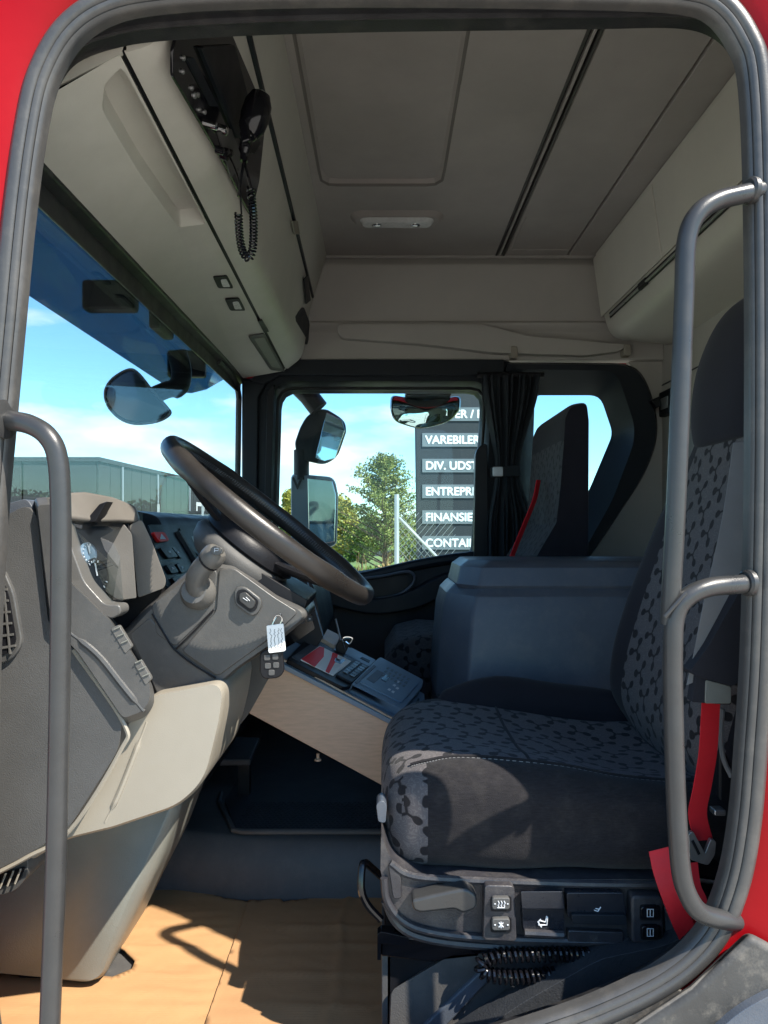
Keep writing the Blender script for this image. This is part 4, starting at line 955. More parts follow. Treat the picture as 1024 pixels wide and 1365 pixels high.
obj('seat_symbol', iconm, *mark([[(718, 1233), (719, 1227), (727, 1229)], [(727, 1229), (729, 1221)], [(718, 1233), (722, 1233), (729, 1233), (730, 1222)], [(721, 1225), (717, 1229), (722, 1236)]], YB-.0195, .0009), parent=pd2)
pd3 = obj('paddle', padm, prism([P(a, b, YB-.018) for a, b in rp_([(755, 1190), (832, 1190), (836, 1226), (757, 1224)], 4)], (0, .03, 0)), parent=t, bevel=.006, seg=3)
obj('paddle_lip', navy, prism([P(a, b, YB-.026) for a, b in rp_([(762, 1219), (835, 1220), (836, 1234), (763, 1232)], 3)], (0, .02, 0)), parent=pd3, bevel=.004)
obj('recline_symbol', iconm, *mark([[(792, 1213), (797, 1215), (801, 1209)], [(794, 1211), (799, 1212)]], YB-.0195, .0009), parent=pd3)
obj('lower_strip', seatp, prism([P(a, b, YB-.01) for a, b in rp_([(757, 1240), (832, 1243), (832, 1258), (757, 1256)], 3)], (0, .02, 0)), parent=t, bevel=.003)
b2 = swblock([(842, 1194), (884, 1196), (886, 1258), (842, 1258)], [(867, 1217, 12, 8), (868, 1243, 12, 8)], ['far', 'far'])
for yy in (1217, 1243):
    obj('lumbar_symbol', iconm, *mark([[(863, yy-5), (871, yy-5), (871, yy+5), (863, yy+5), (863, yy-5)], [(867, yy-4), (867, yy+4)]], YM, .0007), parent=b2)
obj('belt_anchor', metal, prism([P(a, b, YB-.01) for a, b in rp_([(886, 1210), (893, 1210), (899, 1250), (888, 1250)], 2)], (0, .01, 0)), parent=t, bevel=.002)
obj('front_knob', boxm, prism([P(a, b, 1.20) for a, b in rp_([(501, 1072, 5), (510, 1066, 5), (516, 1074), (514, 1098), (504, 1096)], 4)], (0, .04, 0)), parent=t, bevel=.006)
obj('slide_handle', gloss, tube(catm([P(508, 1168, 1.26), P(497, 1158, 1.24), P(487, 1150, 1.22), P(483, 1156, 1.21), P(482, 1186, 1.2), P(490, 1206, 1.2), P(508, 1226, 1.2)], 6), .0062, 10), parent=t)
# suspension and covers under the seat
t3 = t
obj('suspension_frame', black, box(.00, .42, 1.20, 1.62, CZ-.87, CZ-.655), parent=t3, bevel=.006)
obj('slide_rail', gloss, prism([P(a, b, 1.19) for a, b in [(508, 1245), (640, 1262), (640, 1276), (575, 1283), (508, 1275)]], (0, .03, 0)), parent=t3, bevel=.003)
obj('side_plate', tunnel, box(-.004, .012, 1.20, 1.62, CZ-.87, CZ-.69), parent=t3, bevel=.002)
obj('bracket', gloss, prism([P(a, b, 1.18) for a, b in rp_([(503, 1246), (508, 1242), (545, 1250), (545, 1262), (508, 1258), (508, 1280), (503, 1280)], 1)], (0, .02, 0)), parent=t3, bevel=.002)
obj('moulded_cover', tunnel, loft([[P(a, b, Y) for a, b in rp_(l, 8, 5)] for l, Y in (
   ([(522, 1320), (600, 1274), (660, 1270), (900, 1276), (900, 1420), (518, 1420)], 1.19), ([(519, 1322), (598, 1270), (660, 1266), (900, 1272), (900, 1420), (516, 1420)], 1.205), ([(519, 1322), (598, 1270), (660, 1266), (900, 1272), (900, 1420), (516, 1420)], 1.30))]), parent=t3, sharp=30)
obj('cover_rib', boxm, prism([P(a, b, 1.183) for a, b in [(560, 1372), (640, 1296), (660, 1300), (585, 1380)]], (0, .02, 0)), parent=t3, bevel=.004)
obj('floor_carpet', mattex, prism([P(a, b, 1.125) for a, b in rp_([(600, 1400), (700, 1335, 10), (800, 1278, 20), (880, 1262, 10), (905, 1252), (930, 1240), (930, 1400)], 4)], (0, .05, 0)), parent=t3, bevel=.01)
t = obj('air_hose', gloss, coil(catm([P(830, 1276, 1.16), P(760, 1272, 1.16), P(680, 1273, 1.16), P(650, 1278, 1.16), P(641, 1288, 1.16), P(652, 1299, 1.16), P(700, 1302, 1.16), P(765, 1297, 1.16), P(830, 1290, 1.165)], 10), .0095, .0030, .0088, 6, 12))
tag(t, 'black coiled air hose looped under the driver seat controls', 'hose')
# red belts, sleeve, grey webbing
t = thing('driver_seat_belt', 'red driver seat belt with black sleeve beside the backrest', 'seat belt')
obj('webbing', redbelt, ribbon(catm([P(948, 930, 1.14), P(944, 1000, 1.14), P(936, 1050, 1.14), P(930, 1085, 1.135), P(938, 1120, 1.13)], 6), (1, .15, 0), .030, .001), parent=t)
obj('grey_webbing', greybelt, ribbon(catm([P(1000, 590, 1.20), P(985, 690, 1.17), P(960, 800, 1.15), P(945, 870, 1.145), P(935, 905, 1.14)], 6), [Vector((1, -.1, 0)), Vector((.8, .1, .3))], .052, .001), parent=t)
obj('sleeve', sleeve, prism([P(a, b, 1.125) for a, b in rp_([(985, 790), (1002, 760), (1004, 900), (975, 915), (925, 900), (920, 895), (945, 860)], 4)], (0, .03, 0)), parent=t, bevel=.006, seg=3)
obj('stalk_cover', sleeve, prism([P(a, b, 1.13) for a, b in rp_([(928, 900), (975, 905), (975, 940), (922, 936)], 3)], (0, .02, 0)), parent=t, bevel=.004)
obj('grey_sleeve', foot, prism([P(a, b, 1.128) for a, b in rp_([(941, 906), (975, 915), (975, 938), (940, 938)], 3)], (0, .02, 0)), parent=t, bevel=.003)
obj('lap_webbing', redbelt, ribbon(catm([P(878, 1132, 1.11), P(884, 1160, 1.10), P(896, 1195, 1.09), P(912, 1235, 1.09), P(925, 1262, 1.10)], 6), (1, 0, .25), .030, .001),
    ribbon(catm([P(922, 1150, 1.12), P(926, 1180, 1.11), P(935, 1205, 1.10), P(928, 1240, 1.10)], 6), (1, 0, .1), .018, .001), parent=t)
bk = obj('buckle', metal, prism([P(a, b, 1.115) for a, b in rp_([(918, 1112, 3), (924, 1108, 3), (940, 1138), (948, 1118, 3), (955, 1122, 3), (953, 1140, 4), (944, 1154, 4), (920, 1146, 4)], 2)], (0, .008, 0)), parent=t, bevel=.0025)
obj('buckle_slot', black, prism([P(a, b, 1.113) for a, b in [(922, 1122), (925, 1120), (934, 1138), (931, 1140)]], (0, .003, 0)), parent=bk)
t = thing('height_adjuster', 'black belt height adjuster bracket low beside the driver seat', 'bracket')
obj('housing', gloss, prism([P(a, b, 1.15) for a, b in rp_([(918, 1150), (965, 1155), (968, 1200), (920, 1190)], 5)], (0, .08, 0)), parent=t, bevel=.008)
obj('bezel', metal, tube([P(922, 1172, 1.145), P(955, 1176, 1.145)], .003, 6), parent=t)
obj('lever', metal, prism([P(a, b, 1.14) for a, b in rp_([(953, 1080), (968, 1080), (968, 1088), (953, 1088)], 2)], (0, .02, 0)), parent=t, bevel=.002)
obj('post', black, box(P(955, 0, 1.2).x, P(985, 0, 1.2).x, 1.19, 1.25, CZ-.66, CZ-.2), parent=t, bevel=.006)
obj('air_tube', greybelt, tube(catm([P(963, 945, 1.16), P(961, 980, 1.16), P(964, 1010, 1.16), P(975, 1035, 1.16)], 6), .004, 8), parent=t)
# ================================================================== DASHBOARD
t = thing('dashboard', 'grey dashboard with instrument hood and textured side panel', 'dashboard')
YD = 1.14
# centre section running across the cab
CD = [(-.655, .03), (-.56, .042), (-.50, .03), (-.488, .012), (-.405, -.20), (-.39, -.34), (-.42, -.62), (-.655, -.62)]
obj('centre_section', black, prism([(a, 1.62, CZ+b) for a, b in rp_([(a, b, (0, .01, .02, .02, .03, .03, .03, 0)[i]) for i, (a, b) in enumerate(CD)], 0, 4)], (0, 1.40, 0)), parent=t, bevel=.004)
pc = Vector((-.488, 2, CZ+.012)); ncd = Vector((.212, 0, .083)).normalized()
fasc = obj('switch_fascia', navy, slab([(196, 700), (300, 700), (292, 800), (226, 800)], pc, ncd, 0, .003, 3), parent=t)
hz = obj('hazard_button', redb, slab([(198, 711), (214, 711), (221, 723), (207, 725)], pc, ncd, .003, .010, 3), parent=fasc, bevel=.002)
obj('hazard_triangle', iconm, slab([(209, 714), (215, 721), (207, 721)], pc, ncd, .0105, .011), parent=fasc)
for i, q in enumerate([[(208, 732), (222, 730), (233, 744), (219, 746)], [(224, 731), (228, 731), (240, 745), (236, 746)], [(216, 755), (226, 753), (234, 765), (224, 767)], [(230, 753), (238, 752), (245, 764), (237, 766)], [(224, 772), (234, 770), (240, 780), (230, 782)]]):
    sw_ = obj('switch', black, slab(q, pc, ncd, .003, .009, 2), parent=fasc, bevel=.0015)
    qx = sum(a for a, b in q)/4; qy = sum(b for a, b in q)/4
    obj('switch_print', iconm, slab([(qx-1.5, qy-1.2), (qx+1, qy-1.4), (qx+1.8, qy+1), (qx-.6, qy+1.2)], pc, ncd, .0095, .0100), parent=fasc)
obj('display', navy, slab([(236, 705), (254, 705), (270, 735), (262, 742), (246, 730)], pc, ncd, .003, .007, 2), parent=fasc, bevel=.001)
obj('display', foot, slab([(251, 717), (258, 714), (267, 734), (261, 737)], pc, ncd, .007, .008, 1), parent=fasc)
for a in (0, 12): obj('trim_strip', darkp, slab([(232+a*2.2, 710), (235+a*2.2, 710), (262+a*2, 752), (258+a*2, 753)], pc, ncd, .003, .012), parent=fasc)
for k in range(5): obj('indicator', iconm, slab([(268+k*4, 724), (270+k*4, 724), (270+k*4, 726), (268+k*4, 726)], pc, ncd, .003, .004), parent=fasc)
# side panel nearest the camera
sp1 = rp_([(-45, 700), (0, 692, 10), (36, 672, 14), (50, 690, 6), (64, 830, 10), (100, 868, 8), (163, 962, 6), (158, 1000, 14), (92, 1104, 16), (36, 1140, 10), (-45, 1180)], 3, 5)
obj('side_panel', darkp, prism([P(a, b, YD) for a, b in sp1], (0, .30, 0)), parent=t, bevel=.008, seg=3)
obj('panel_trim', beigel, tube(catm([P(a, b, YD-.001) for a, b in [(98, 866), (165, 964), (160, 1002), (94, 1106), (36, 1143), (-20, 1172)]], 8), .0035, 6), parent=t)
obj('panel_groove', black, tube(catm([P(a, b, YD-.001) for a, b in [(54, 690), (72, 770), (90, 835), (108, 870)]], 6), .002, 6), parent=t)
# top cap
obj('top_cap', boxm, prism([P(a, b, YD+.01) for a, b in rp_([(-45, 688), (0, 674, 8), (36, 664, 8), (46, 680, 4), (2, 694), (-45, 706)], 3)], (0, .30, 0)), parent=t, bevel=.006)
# air vent with slats
vt = rp_([(-40, 770), (4, 758, 10), (18, 790, 10), (30, 858, 12), (16, 880, 12), (-8, 888, 10), (-40, 892)], 4, 5)
v1 = obj('air_vent', graym, prism([P(a, b, YD-.008) for a, b in vt], (0, .02, 0)), parent=t, bevel=.005, seg=3)
obj('vent_throat', black, prism([P(a, b, YD-.010) for a, b in rp_([(-40, 782), (2, 768, 6), (12, 795, 6), (22, 856, 8), (10, 872, 8), (-40, 880)], 4)], (0, .01, 0)), parent=v1)
for k in range(6): obj('slat', cowl, prism([P(-30, 782+k*17, YD-.012), P(9+k*2.2, 784+k*15, YD-.012), P(9+k*2.2, 787+k*15, YD-.012), P(-30, 786+k*17, YD-.012)], (0, .012, -.002)), parent=v1)
for k in (0, 1): obj('vane', cowl, prism([P(3-k*16, 775, YD-.0125), P(5-k*16, 775, YD-.0125), P(14-k*16, 872, YD-.0125), P(12-k*16, 872, YD-.0125)], (0, .004, 0)), parent=v1)
# silver grey outer cowl strip with pads
ct = [(46, 664, 5), (66, 662, 6), (76, 700), (95, 775), (148, 826, 6), (160, 842), (205, 915, 10), (206, 938, 8), (196, 955, 8), (168, 966, 8), (104, 872), (66, 832)]
obj('outer_cowl', graym, loft([[P(a, b, Y) for a, b in [(a_+(110-a_)*s, b_+(830-b_)*s) for a_, b_ in rp_(ct, 3, 5)]] for s, Y in ((.06, YD-.012), (.0, YD+.004), (0, YD+.20))]), parent=t, sharp=40)
obj('cowl_ridge', graym, tube(catm([P(a, b, YD-.010) for a, b in [(92, 842), (130, 872), (165, 915), (192, 948)]], 6), [.003]*3+[.006]*13+[.003]*3, 8), parent=t)
for q in ([(147, 838), (158, 833), (176, 862), (167, 872)], [(178, 884), (187, 880), (202, 905), (194, 914)]):
    pdp = obj('switch_pad', cowl, prism([P(a, b, YD-.0135) for a, b in rp_(q, 3)], (0, .01, 0)), parent=t, bevel=.002)
    cxx = sum(a for a, b in q)/4; cyy = sum(b for a, b in q)/4
    for k in (-1, 0, 1): obj('pad_ridge', foot, tube([P(cxx-5+k*5, cyy-3+k*9, YD-.0155), P(cxx+4+k*5, cyy-7+k*9, YD-.0155)], .0011, 6), parent=pdp)
# instrument hood: near rim, brow and far cheek
rim = rp_([(62, 668, 8), (76, 664, 8), (92, 720, 10), (112, 775, 10), (140, 806, 8), (160, 806, 6), (162, 818, 6), (148, 826, 6), (118, 808, 10), (90, 772, 10), (70, 710, 8)], 4, 5)
obj('near_rim', cowl, prism([P(a, b, 1.17) for a, b in rim], (0, .04, 0)), parent=t, bevel=.006, seg=3)
brow = []
for Y, q in ((1.165, [(40, 678), (60, 664), (68, 690), (50, 702)]), (1.185, [(66, 664), (80, 656), (92, 690), (78, 702)]), (1.23, [(98, 658), (116, 655), (128, 695), (96, 698)]),
             (1.28, [(126, 664), (152, 662), (160, 695), (128, 697)]), (1.32, [(156, 666), (180, 674), (186, 696), (164, 699)]), (1.335, [(170, 672), (184, 680), (188, 694), (174, 698)])):
    brow.append([P(a, b, Y) for a, b in q])
obj('binnacle_back', navy, prism([P(a, b, 1.362) for a, b in [(88, 676), (186, 684), (182, 800), (150, 806), (100, 800)]], (0, .02, 0)), parent=t)
obj('hood_brow', cheekm, loft(brow), parent=t, bevel=.005, seg=3, sharp=50)
obj('sensor_strip', black, prism([P(a, b, 1.222) for a, b in [(112, 696), (132, 672), (143, 668), (127, 696)]], (0, .03, 0)), parent=t, bevel=.002)
obj('inner_cheek', cheekm, loft([[P(a, b, Y) for a, b in rp_([(165, 698, 3), (176, 712, 4), (182, 797), (160, 800, 4), (142, 790, 4), (129, 766, 4)], 2, 3)] for Y in (1.262, 1.345)]), parent=t, bevel=.003)
obj('far_cheek', cheekm, loft([[P(a, b, Y) for a, b in rp_([(172, 700, 4), (189, 692, 5), (202, 720), (222, 774, 6), (219, 784, 4), (184, 797, 4), (176, 720)], 2, 3)] for Y in (1.312, 1.37)]), parent=t, bevel=.006, seg=3)
obj('cheek_seam', black, tube(catm([P(a, b, 1.309) for a, b in [(170, 694), (174, 720), (180, 798)]], 5), .0015, 6), parent=t)
obj('display_back', navy, prism([P(70, 676, 1.18), P(182, 684, 1.345), P(176, 800, 1.345), P(100, 806, 1.18)], (-.08, 0, 0)), parent=t)
pI = P(112, 790, 1.20)+Vector((.002, 0, 0)); nI = (P(172, 690, 1.335)-P(96, 690, 1.20)).cross(P(112, 790, 1.20)-P(96, 690, 1.20)).normalized()
if nI.x < 0: nI = -nI
def dial(px, py, r, m=navy):
    c = hit(px, py, pI, nI); d = obj('dial', m, lathe([(0, r), (.004, r), (.006, r*.93), (.003, r*.92)], c, nI, 32), parent=t)
    u = nI.orthogonal().normalized(); v = nI.cross(u)
    for k in range(11):
        a = .5+k*.45; e = u*math.cos(a)+v*math.sin(a); obj('tick', iconm, tube([c+nI*.005+e*r*.74, c+nI*.005+e*r*.88], .0009, 4), parent=d)
    obj('needle', iconm, tube([c+nI*.006, c+nI*.006+(u*.5+v*.6).normalized()*r*.7], .0012, 4), parent=d)
dial(126, 768, .030); dial(116, 738, .018, grey_blue)
obj('cover_glass', inst_g, prism([P(94, 690, 1.20), P(168, 694, 1.315), P(176, 798, 1.315), P(150, 804, 1.20)], (.002, 0, 0)), parent=t)
# shelf in front of display and dark gap
obj('gap_filler', black, prism([P(a, b, 1.36) for a, b in [(140, 800), (215, 785), (215, 830), (165, 845), (150, 825)]], (0, .25, 0)), parent=t)
# beige knee panel and foot
kn = rp_([(40, 960, 10), (165, 960, 4), (205, 925, 10), (292, 908, 12), (301, 920, 12), (296, 960, 20), (276, 1040, 26), (240, 1074, 20), (150, 1104), (84, 1120, 20), (38, 1150, 10), (0, 1160)], 4, 6)
obj('knee_panel', beigel, loft([[P(a, b, Y) for a, b in [(150+(a_-150)*s, 1020+(b_-1020)*s) for a_, b_ in kn]] for s, Y in ((.97, YD+.035), (1.0, YD+.05), (1.0, YD+.14))]+
    [[P(150+(a_-150)*1.0, 1020+(b_-1020)*1.0, YD+.14)+Vector((.0, .26, 0)) for a_, b_ in kn]]), parent=t, sharp=50)
obj('knee_crease', beigel, tube(catm([P(a, b, YD+.036) for a, b in [(196, 962), (178, 1010), (158, 1060), (140, 1096)]], 6), [.002]*4+[.005]*11+[.002]*4, 8), parent=t)
ft = rp_([(-60, 1120), (84, 1080), (160, 1075), (246, 1060, 8), (244, 1075, 8), (216, 1150, 20), (168, 1245, 20), (140, 1302, 12), (118, 1309, 8), (60, 1303), (-60, 1292)], 3, 6)
obj('lower_column', foot, loft([[P(a, b, Y) for a, b in [(80+(a_-80)*s, 1190+(b_-1190)*(1 if b_ > 1270 else s)) for a_, b_ in ft]] for s, Y in ((.90, 1.385), (.975, 1.40), (1.0, 1.44), (1.0, 1.47))]+[[P(a_, b_, 1.47)+Vector((0, .2, 0)) for a_, b_ in ft]]), parent=t, sharp=60)
v2 = obj('lower_vent', graym, prism([P(a, b, YD+.02) for a, b in rp_([(-30, 1170), (38, 1142, 8), (36, 1170, 8), (20, 1188, 8), (-30, 1202)], 3)], (0, .2, 0)), parent=t, bevel=.005)
obj('vent_throat', black, prism([P(a, b, YD+.017) for a, b in rp_([(-30, 1172), (34, 1156, 3), (26, 1174, 4), (-30, 1192)], 2)], (0, .01, 0)), parent=v2)
for k in range(4): obj('slat', beigel, tube([P(28-k*10, 1158+k*3, YD+.012), P(20-k*10, 1178+k*3, YD+.012)], .0016, 6), parent=v2)
# taupe panel behind the column and radio panel below the wheel
obj('centre_lower_panel', cowl, loft([[P(a, b, Y) for a, b in rp_([(250, 870), (350, 868, 8), (372, 880, 8), (330, 955, 10), (290, 1000, 10), (240, 1030), (230, 900)], 4)] for Y in (1.72, 1.735, 1.85)]), parent=t, sharp=40, bevel=.004)
rs = rp_([(330, 770), (405, 768, 8), (418, 780, 6), (432, 846, 8), (425, 860, 8), (360, 900), (330, 905)], 3, 4)
obj('centre_stack', navy, prism([P(a, b, 1.92) for a, b in rs], (0, .42, 0)), parent=t, bevel=.006, seg=3)
obj('stack_edge', grey_blue, tube([P(409, 772, 1.915), P(431, 848, 1.915)], .002, 6), parent=t)
stk = obj('stack_fascia', gloss, prism([P(a, b, 1.912) for a, b in rp_([(348, 790), (404, 784), (420, 838), (376, 868), (352, 862)], 3)], (0, .01, 0)), parent=t)
for r in range(3):
    for c in range(4):
        x = 372+c*11+r*4; y = 812+r*11-c*3
        obj('key', darkp, prism([P(a, b, 1.908) for a, b in rp_([(x-3.6, y-3), (x+3.6, y-4), (x+4, y+3), (x-3.2, y+4)], 1)], (0, .004, 0)), parent=stk, bevel=.0008)
        obj('key_print', iconm, prism([P(a, b, 1.9076) for a, b in [(x-1, y-.8), (x+1, y-.8), (x+1, y+.8), (x-1, y+.8)]], (0, .0006, 0)), parent=stk)
# ================================================================== STEERING COLUMN
t = thing('steering_column', 'faceted grey steering column shroud with stalk and start button', 'steering column')
YS = 1.315
cs = [(196, 808, 8), (250, 762, 6), (278, 748, 6), (312, 752, 6), (370, 794, 6), (410, 812, 8), (412, 822, 6), (368, 858, 10), (318, 892, 6), (300, 908, 8), (270, 928, 8), (210, 936, 8), (196, 905, 6), (160, 846, 5)]
def colsec(s, Y): return [P(a, b, Y) for a, b in [(290+(a_-290)*s, 850+(b_-850)*s) for a_, b_ in rp_(cs, 3, 5)]]
obj('shroud', graym, loft([colsec(.93, YS-.006), colsec(.975, YS), colsec(1.0, YS+.015), colsec(1, YS+.14), [p+Vector((0, .14, 0)) for p in colsec(1, YS+.14)]]), parent=t, sharp=38)
# facets: slightly proud panels with recessed joints between them
def facet(name, pts, lo, m=graym, r=6): return obj(name, m, prism([P(a, b, YS-.006-lo) for a, b in rp_(pts, r, 4)], (0, .02+lo, 0)), parent=t, bevel=.003, seg=3)
facet('upper_facet', [(202, 806), (252, 768), (280, 756), (290, 762), (286, 812), (234, 862), (208, 846)], .002)
facet('face_panel', [(292, 758), (312, 757), (366, 796), (398, 816), (362, 850), (312, 886), (290, 902), (242, 868), (288, 814)], .004)
facet('lower_facet', [(172, 846), (200, 822), (232, 866), (286, 905), (268, 924), (212, 931), (198, 900)], .001)
obj('joint', black, tube(catm([P(a, b, YS-.009) for a, b in [(203, 818), (222, 850), (233, 866), (258, 886), (288, 904)]], 6), .0018, 6), tube([P(235, 865, YS-.009), P(262, 838, YS-.009), P(285, 813, YS-.009)], .0018, 6), parent=t)
obj('collar', black, prism([P(a, b, YS+.02) for a, b in rp_([(286, 742), (306, 738), (410, 800), (405, 815), (370, 800), (312, 762)], 4)], (0, .20, 0)), parent=t, bevel=.004)
# start button
sb = obj('button_bezel', graym, prism([P(a, b, YS-.018) for a, b in rp_([(312, 783, 8), (326, 781, 8), (350, 800, 8), (346, 816, 8), (336, 823, 8), (312, 806, 8)], 5, 5)], (0, .015, 0)), parent=t, bevel=.005, seg=3)
obj('bezel_well', black, prism([P(a, b, YS-.0195) for a, b in rp_([(316, 787), (326, 785), (345, 801), (342, 813), (334, 817), (315, 803)], 4, 4)], (0, .004, 0)), parent=sb)
obj('start_button', rail, prism([P(a, b, YS-.026) for a, b in rp_([(319, 791), (327, 789), (341, 802), (338, 810), (333, 812), (319, 801)], 3, 4)], (0, .01, 0)), parent=sb, bevel=.002, seg=3)
obj('button_print', iconm, *mark([[(324, 797), (330, 801)], [(328, 796), (333, 801)]], YS-.0268, .0006), parent=sb)
# stalk
st = obj('stalk_base', cowl, lathe([(0, .031), (.012, .031), (.02, .027), (.03, .022)], P(266, 790, YS-.004), (-.1, -1, .2), 24), parent=t)
sk = catm([P(268, 792, 1.30), P(262, 776, 1.285), P(266, 762, 1.275), P(276, 750, 1.27), (P(285, 742, 1.265))], 5)
obj('stalk', cowl, tube(sk, [.020]*5+[.019]*5+[.0185]*5+[.018]*6, 14), parent=t)
kb = tube([P(276, 750, 1.27), P(282, 744, 1.266), P(287, 738, 1.262), P(291, 733, 1.26)], [.0185, .0215, .0205, .016], 16)
obj('stalk_knob', cowl, kb, parent=st, bevel=.002)
obj('stalk_ring', black, tube([P(277.5, 748.5, 1.268), P(278.8, 747.3, 1.267)], .0205, 16), parent=st)
obj('knob_cap', graym, prism([P(a, b, 1.236) for a, b in rp_([(280, 731), (287, 727), (297, 731), (297, 738), (288, 741), (281, 737)], 4, 4)], (0, .01, 0)), parent=st, bevel=.002)
obj('knob_print', iconm, *mark([[(286, 736), (286, 731), (291, 731), (291, 734), (286, 734)]], 1.2355, .0006), parent=st)
# ================================================================== STEERING WHEEL
t = thing('steering_wheel', 'worn black leather steering wheel tilted above the column', 'steering wheel')
C0 = P(361, 694, 1.42); e1 = Vector((.785, 0, -.619)); e2 = Vector((0, 1, 0)); Nw = e1.cross(e2).normalized()
if Nw.x < 0: Nw = -Nw
RW = .232
N_s = 96; loops = []
for i in range(N_s):
    a = 2*math.pi*i/N_s; c = C0+(e1*math.cos(a)+e2*math.sin(a))*RW; o_ = (e1*math.cos(a)+e2*math.sin(a))
    grip = 1+.10*math.exp(-((math.cos(a)**2)-0.45)**2/.02)
    loops.append([c+(o_*math.cos(b)*.0150+Nw*math.sin(b)*.0185)*grip for b in [2*math.pi*k/16 for k in range(16)]])
loops.append(loops[0]); obj('rim', leather, loft(loops, cap=False), parent=t, sharp=60)
stc = []
for i in range(230):
    a = 2*math.pi*i/230; o_ = (e1*math.cos(a)+e2*math.sin(a)); c = C0+o_*(RW-.0155)+Nw*.002
    tgt = (-e1*math.sin(a)+e2*math.cos(a)); stc.append(tube([c+Nw*.005-tgt*.001, c-Nw*.005+tgt*.001], .0009, 4))
obj('stitching', seal, *stc, parent=t, kind='stuff')
def wp(a, r, h): return C0+(e1*math.cos(a)+e2*math.sin(a))*r+Nw*h
for a in (.45, math.pi-.45, math.pi+.55, -.55):
    loops = []
    for f in range(9):
        s = f/8; r = .07+s*(RW-.075); h = -.055+.05*s**1.2; wd = .030-.010*s; th = .010-.003*s
        c = wp(a, r, h); tg = (-e1*math.sin(a)+e2*math.cos(a))
        loops.append([c+tg*math.cos(b)*wd+Nw*math.sin(b)*th for b in [2*math.pi*k/12 for k in range(12)]])
    obj('spoke', black, loft(loops), parent=t, sharp=60)
    obj('spoke_trim', graym, tube([wp(a, r, -.055+.05*((r-.07)/(RW-.075))**1.2+.008) for r in (.10, .14, .18)], .006, 8), parent=t)
obj('hub_pad', black, lathe([(-.02, .085), (-.01, .098), (.012, .095), (.022, .075), (.026, .03), (.026, .0)], C0-Nw*.055, Nw, 40), parent=t, sharp=60)
obj('hub_cover', darkp, lathe([(.0, .06), (.012, .085), (.03, .102), (.05, .106), (.062, .100), (.066, .085)], C0-Nw*.135, Nw, 40), parent=t, sharp=60)
obj('column_tube', black, lathe([(0, .05), (.2, .055)], C0-Nw*.30, Nw, 20), parent=t)
t = obj('indicator_lever', grey_blue, prism([P(a, b, 1.62) for a, b in rp_([(288, 714, 4), (300, 705, 5), (322, 696, 6), (330, 700, 6), (326, 710, 5), (300, 722, 5)], 3, 5)], (0, .03, 0)), bevel=.007, seg=3)  # the blue tone stands for a reflection on the lever
tag(t, 'smooth lever with blue reflection put into its colour, beyond the steering wheel hub', 'lever')
# keys
t = thing('key_bunch', 'black truck key with white written tag hanging below the steering column', 'key')
YK = 1.285
obj('key_blade', metal, prism([P(a, b, YK+.03) for a, b in [(366, 822), (380, 812), (384, 820), (370, 828)]], (0, .004, 0)), parent=t)
obj('ring', chrome, tube([P(371+6*math.cos(a), 828+8*math.sin(a), YK+.004*math.sin(a)) for a in [2*math.pi*k/20 for k in range(20)]], .0009, 6, True), parent=t)
obj('chain', chrome, tube(catm([P(370, 820, YK), P(362, 836, YK), P(359, 858, YK), P(361, 870, YK)], 5), .0011, 5), tube(catm([P(374, 818, YK), P(376, 826, YK), P(372, 834, YK)], 4), .001, 5), parent=t)
tg_ = obj('tag', white, prism([P(a, b, YK-.004) for a, b in rp_([(355, 834, 2), (378, 831, 3), (381, 868, 3), (358, 871, 3)], 2, 4)], (0, .003, 0)), parent=t, bevel=.0008)
sc_ = []
random.seed(3)
for cxn in (361, 366, 371, 375.5):
    pts_ = [(cxn+random.uniform(-1.6, 1.6), 838+k*1.9+random.uniform(-.8, .8)) for k in range(15)]
    sc_.append(tube([P(a, b, YK-.0045) for a, b in pts_], .0004, 4))
obj('handwriting', navy, *sc_, parent=tg_)
fb = obj('key_fob', black, prism([P(a, b, YK+.002) for a, b in rp_([(346, 870, 6), (360, 864, 5), (376, 866, 6), (379, 896, 6), (372, 904, 6), (352, 906, 6), (346, 898, 5)], 4, 5)], (0, .012, 0)), parent=t, bevel=.003, seg=3)
for k, (x, y) in enumerate(((356, 877), (367, 876), (357, 888), (368, 887), (362, 897))): obj('fob_button', darkp, prism([P(a, b, YK+.0005) for a, b in rp_([(x-4, y-4), (x+4, y-4), (x+4, y+3.5), (x-4, y+3.5)], 2)], (0, .003, 0)), parent=fb, bevel=.0008)
# ================================================================== CENTRE CONSOLE BOARD
p0 = P(372, 878, 1.75); p1 = P(540, 968, 1.75); p2 = P(565, 925, 2.05)
nC = (p1-p0).cross(p2-p0).normalized()
if nC.z < 0: nC = -nC
t = thing('centre_console', 'wood veneered centre console board sloping from the dashboard to the seat', 'console')
sd = [(323, 946), (352, 880), (372, 876), (540, 966), (538, 985), (513, 1049)]
obj('side_board', wood, prism([P(a, b, 1.75) for a, b in sd], (0, .014, 0)), parent=t, bevel=.002)
obj('edge_band', edge, tube([P(350, 882, 1.749), P(372, 876.5, 1.749), P(540, 967, 1.749)], .0022, 6), parent=t)
obj('top_board', grey_blue, slab([(360, 876), (540, 969), (569, 955), (566, 925), (432, 842), (410, 846)], p0, nC, -.012, .0), parent=t, bevel=.002)
obj('front_board', wood, slab([(414, 846), (424, 838), (452, 852), (445, 866), (420, 852)], p0, nC, .0, .012), parent=t, bevel=.002)
obj('far_board', wood, prism([P(a, b, 2.10) for a, b in [(425, 845), (566, 928), (562, 985), (430, 925)]], (0, .014, 0)), parent=t)
obj('end_board', grey_blue, prism([P(541, 970, 1.76), P(568, 940, 2.10), P(566, 975, 2.10), P(538, 1040, 1.76)], (-.01, 0, 0)), parent=t)
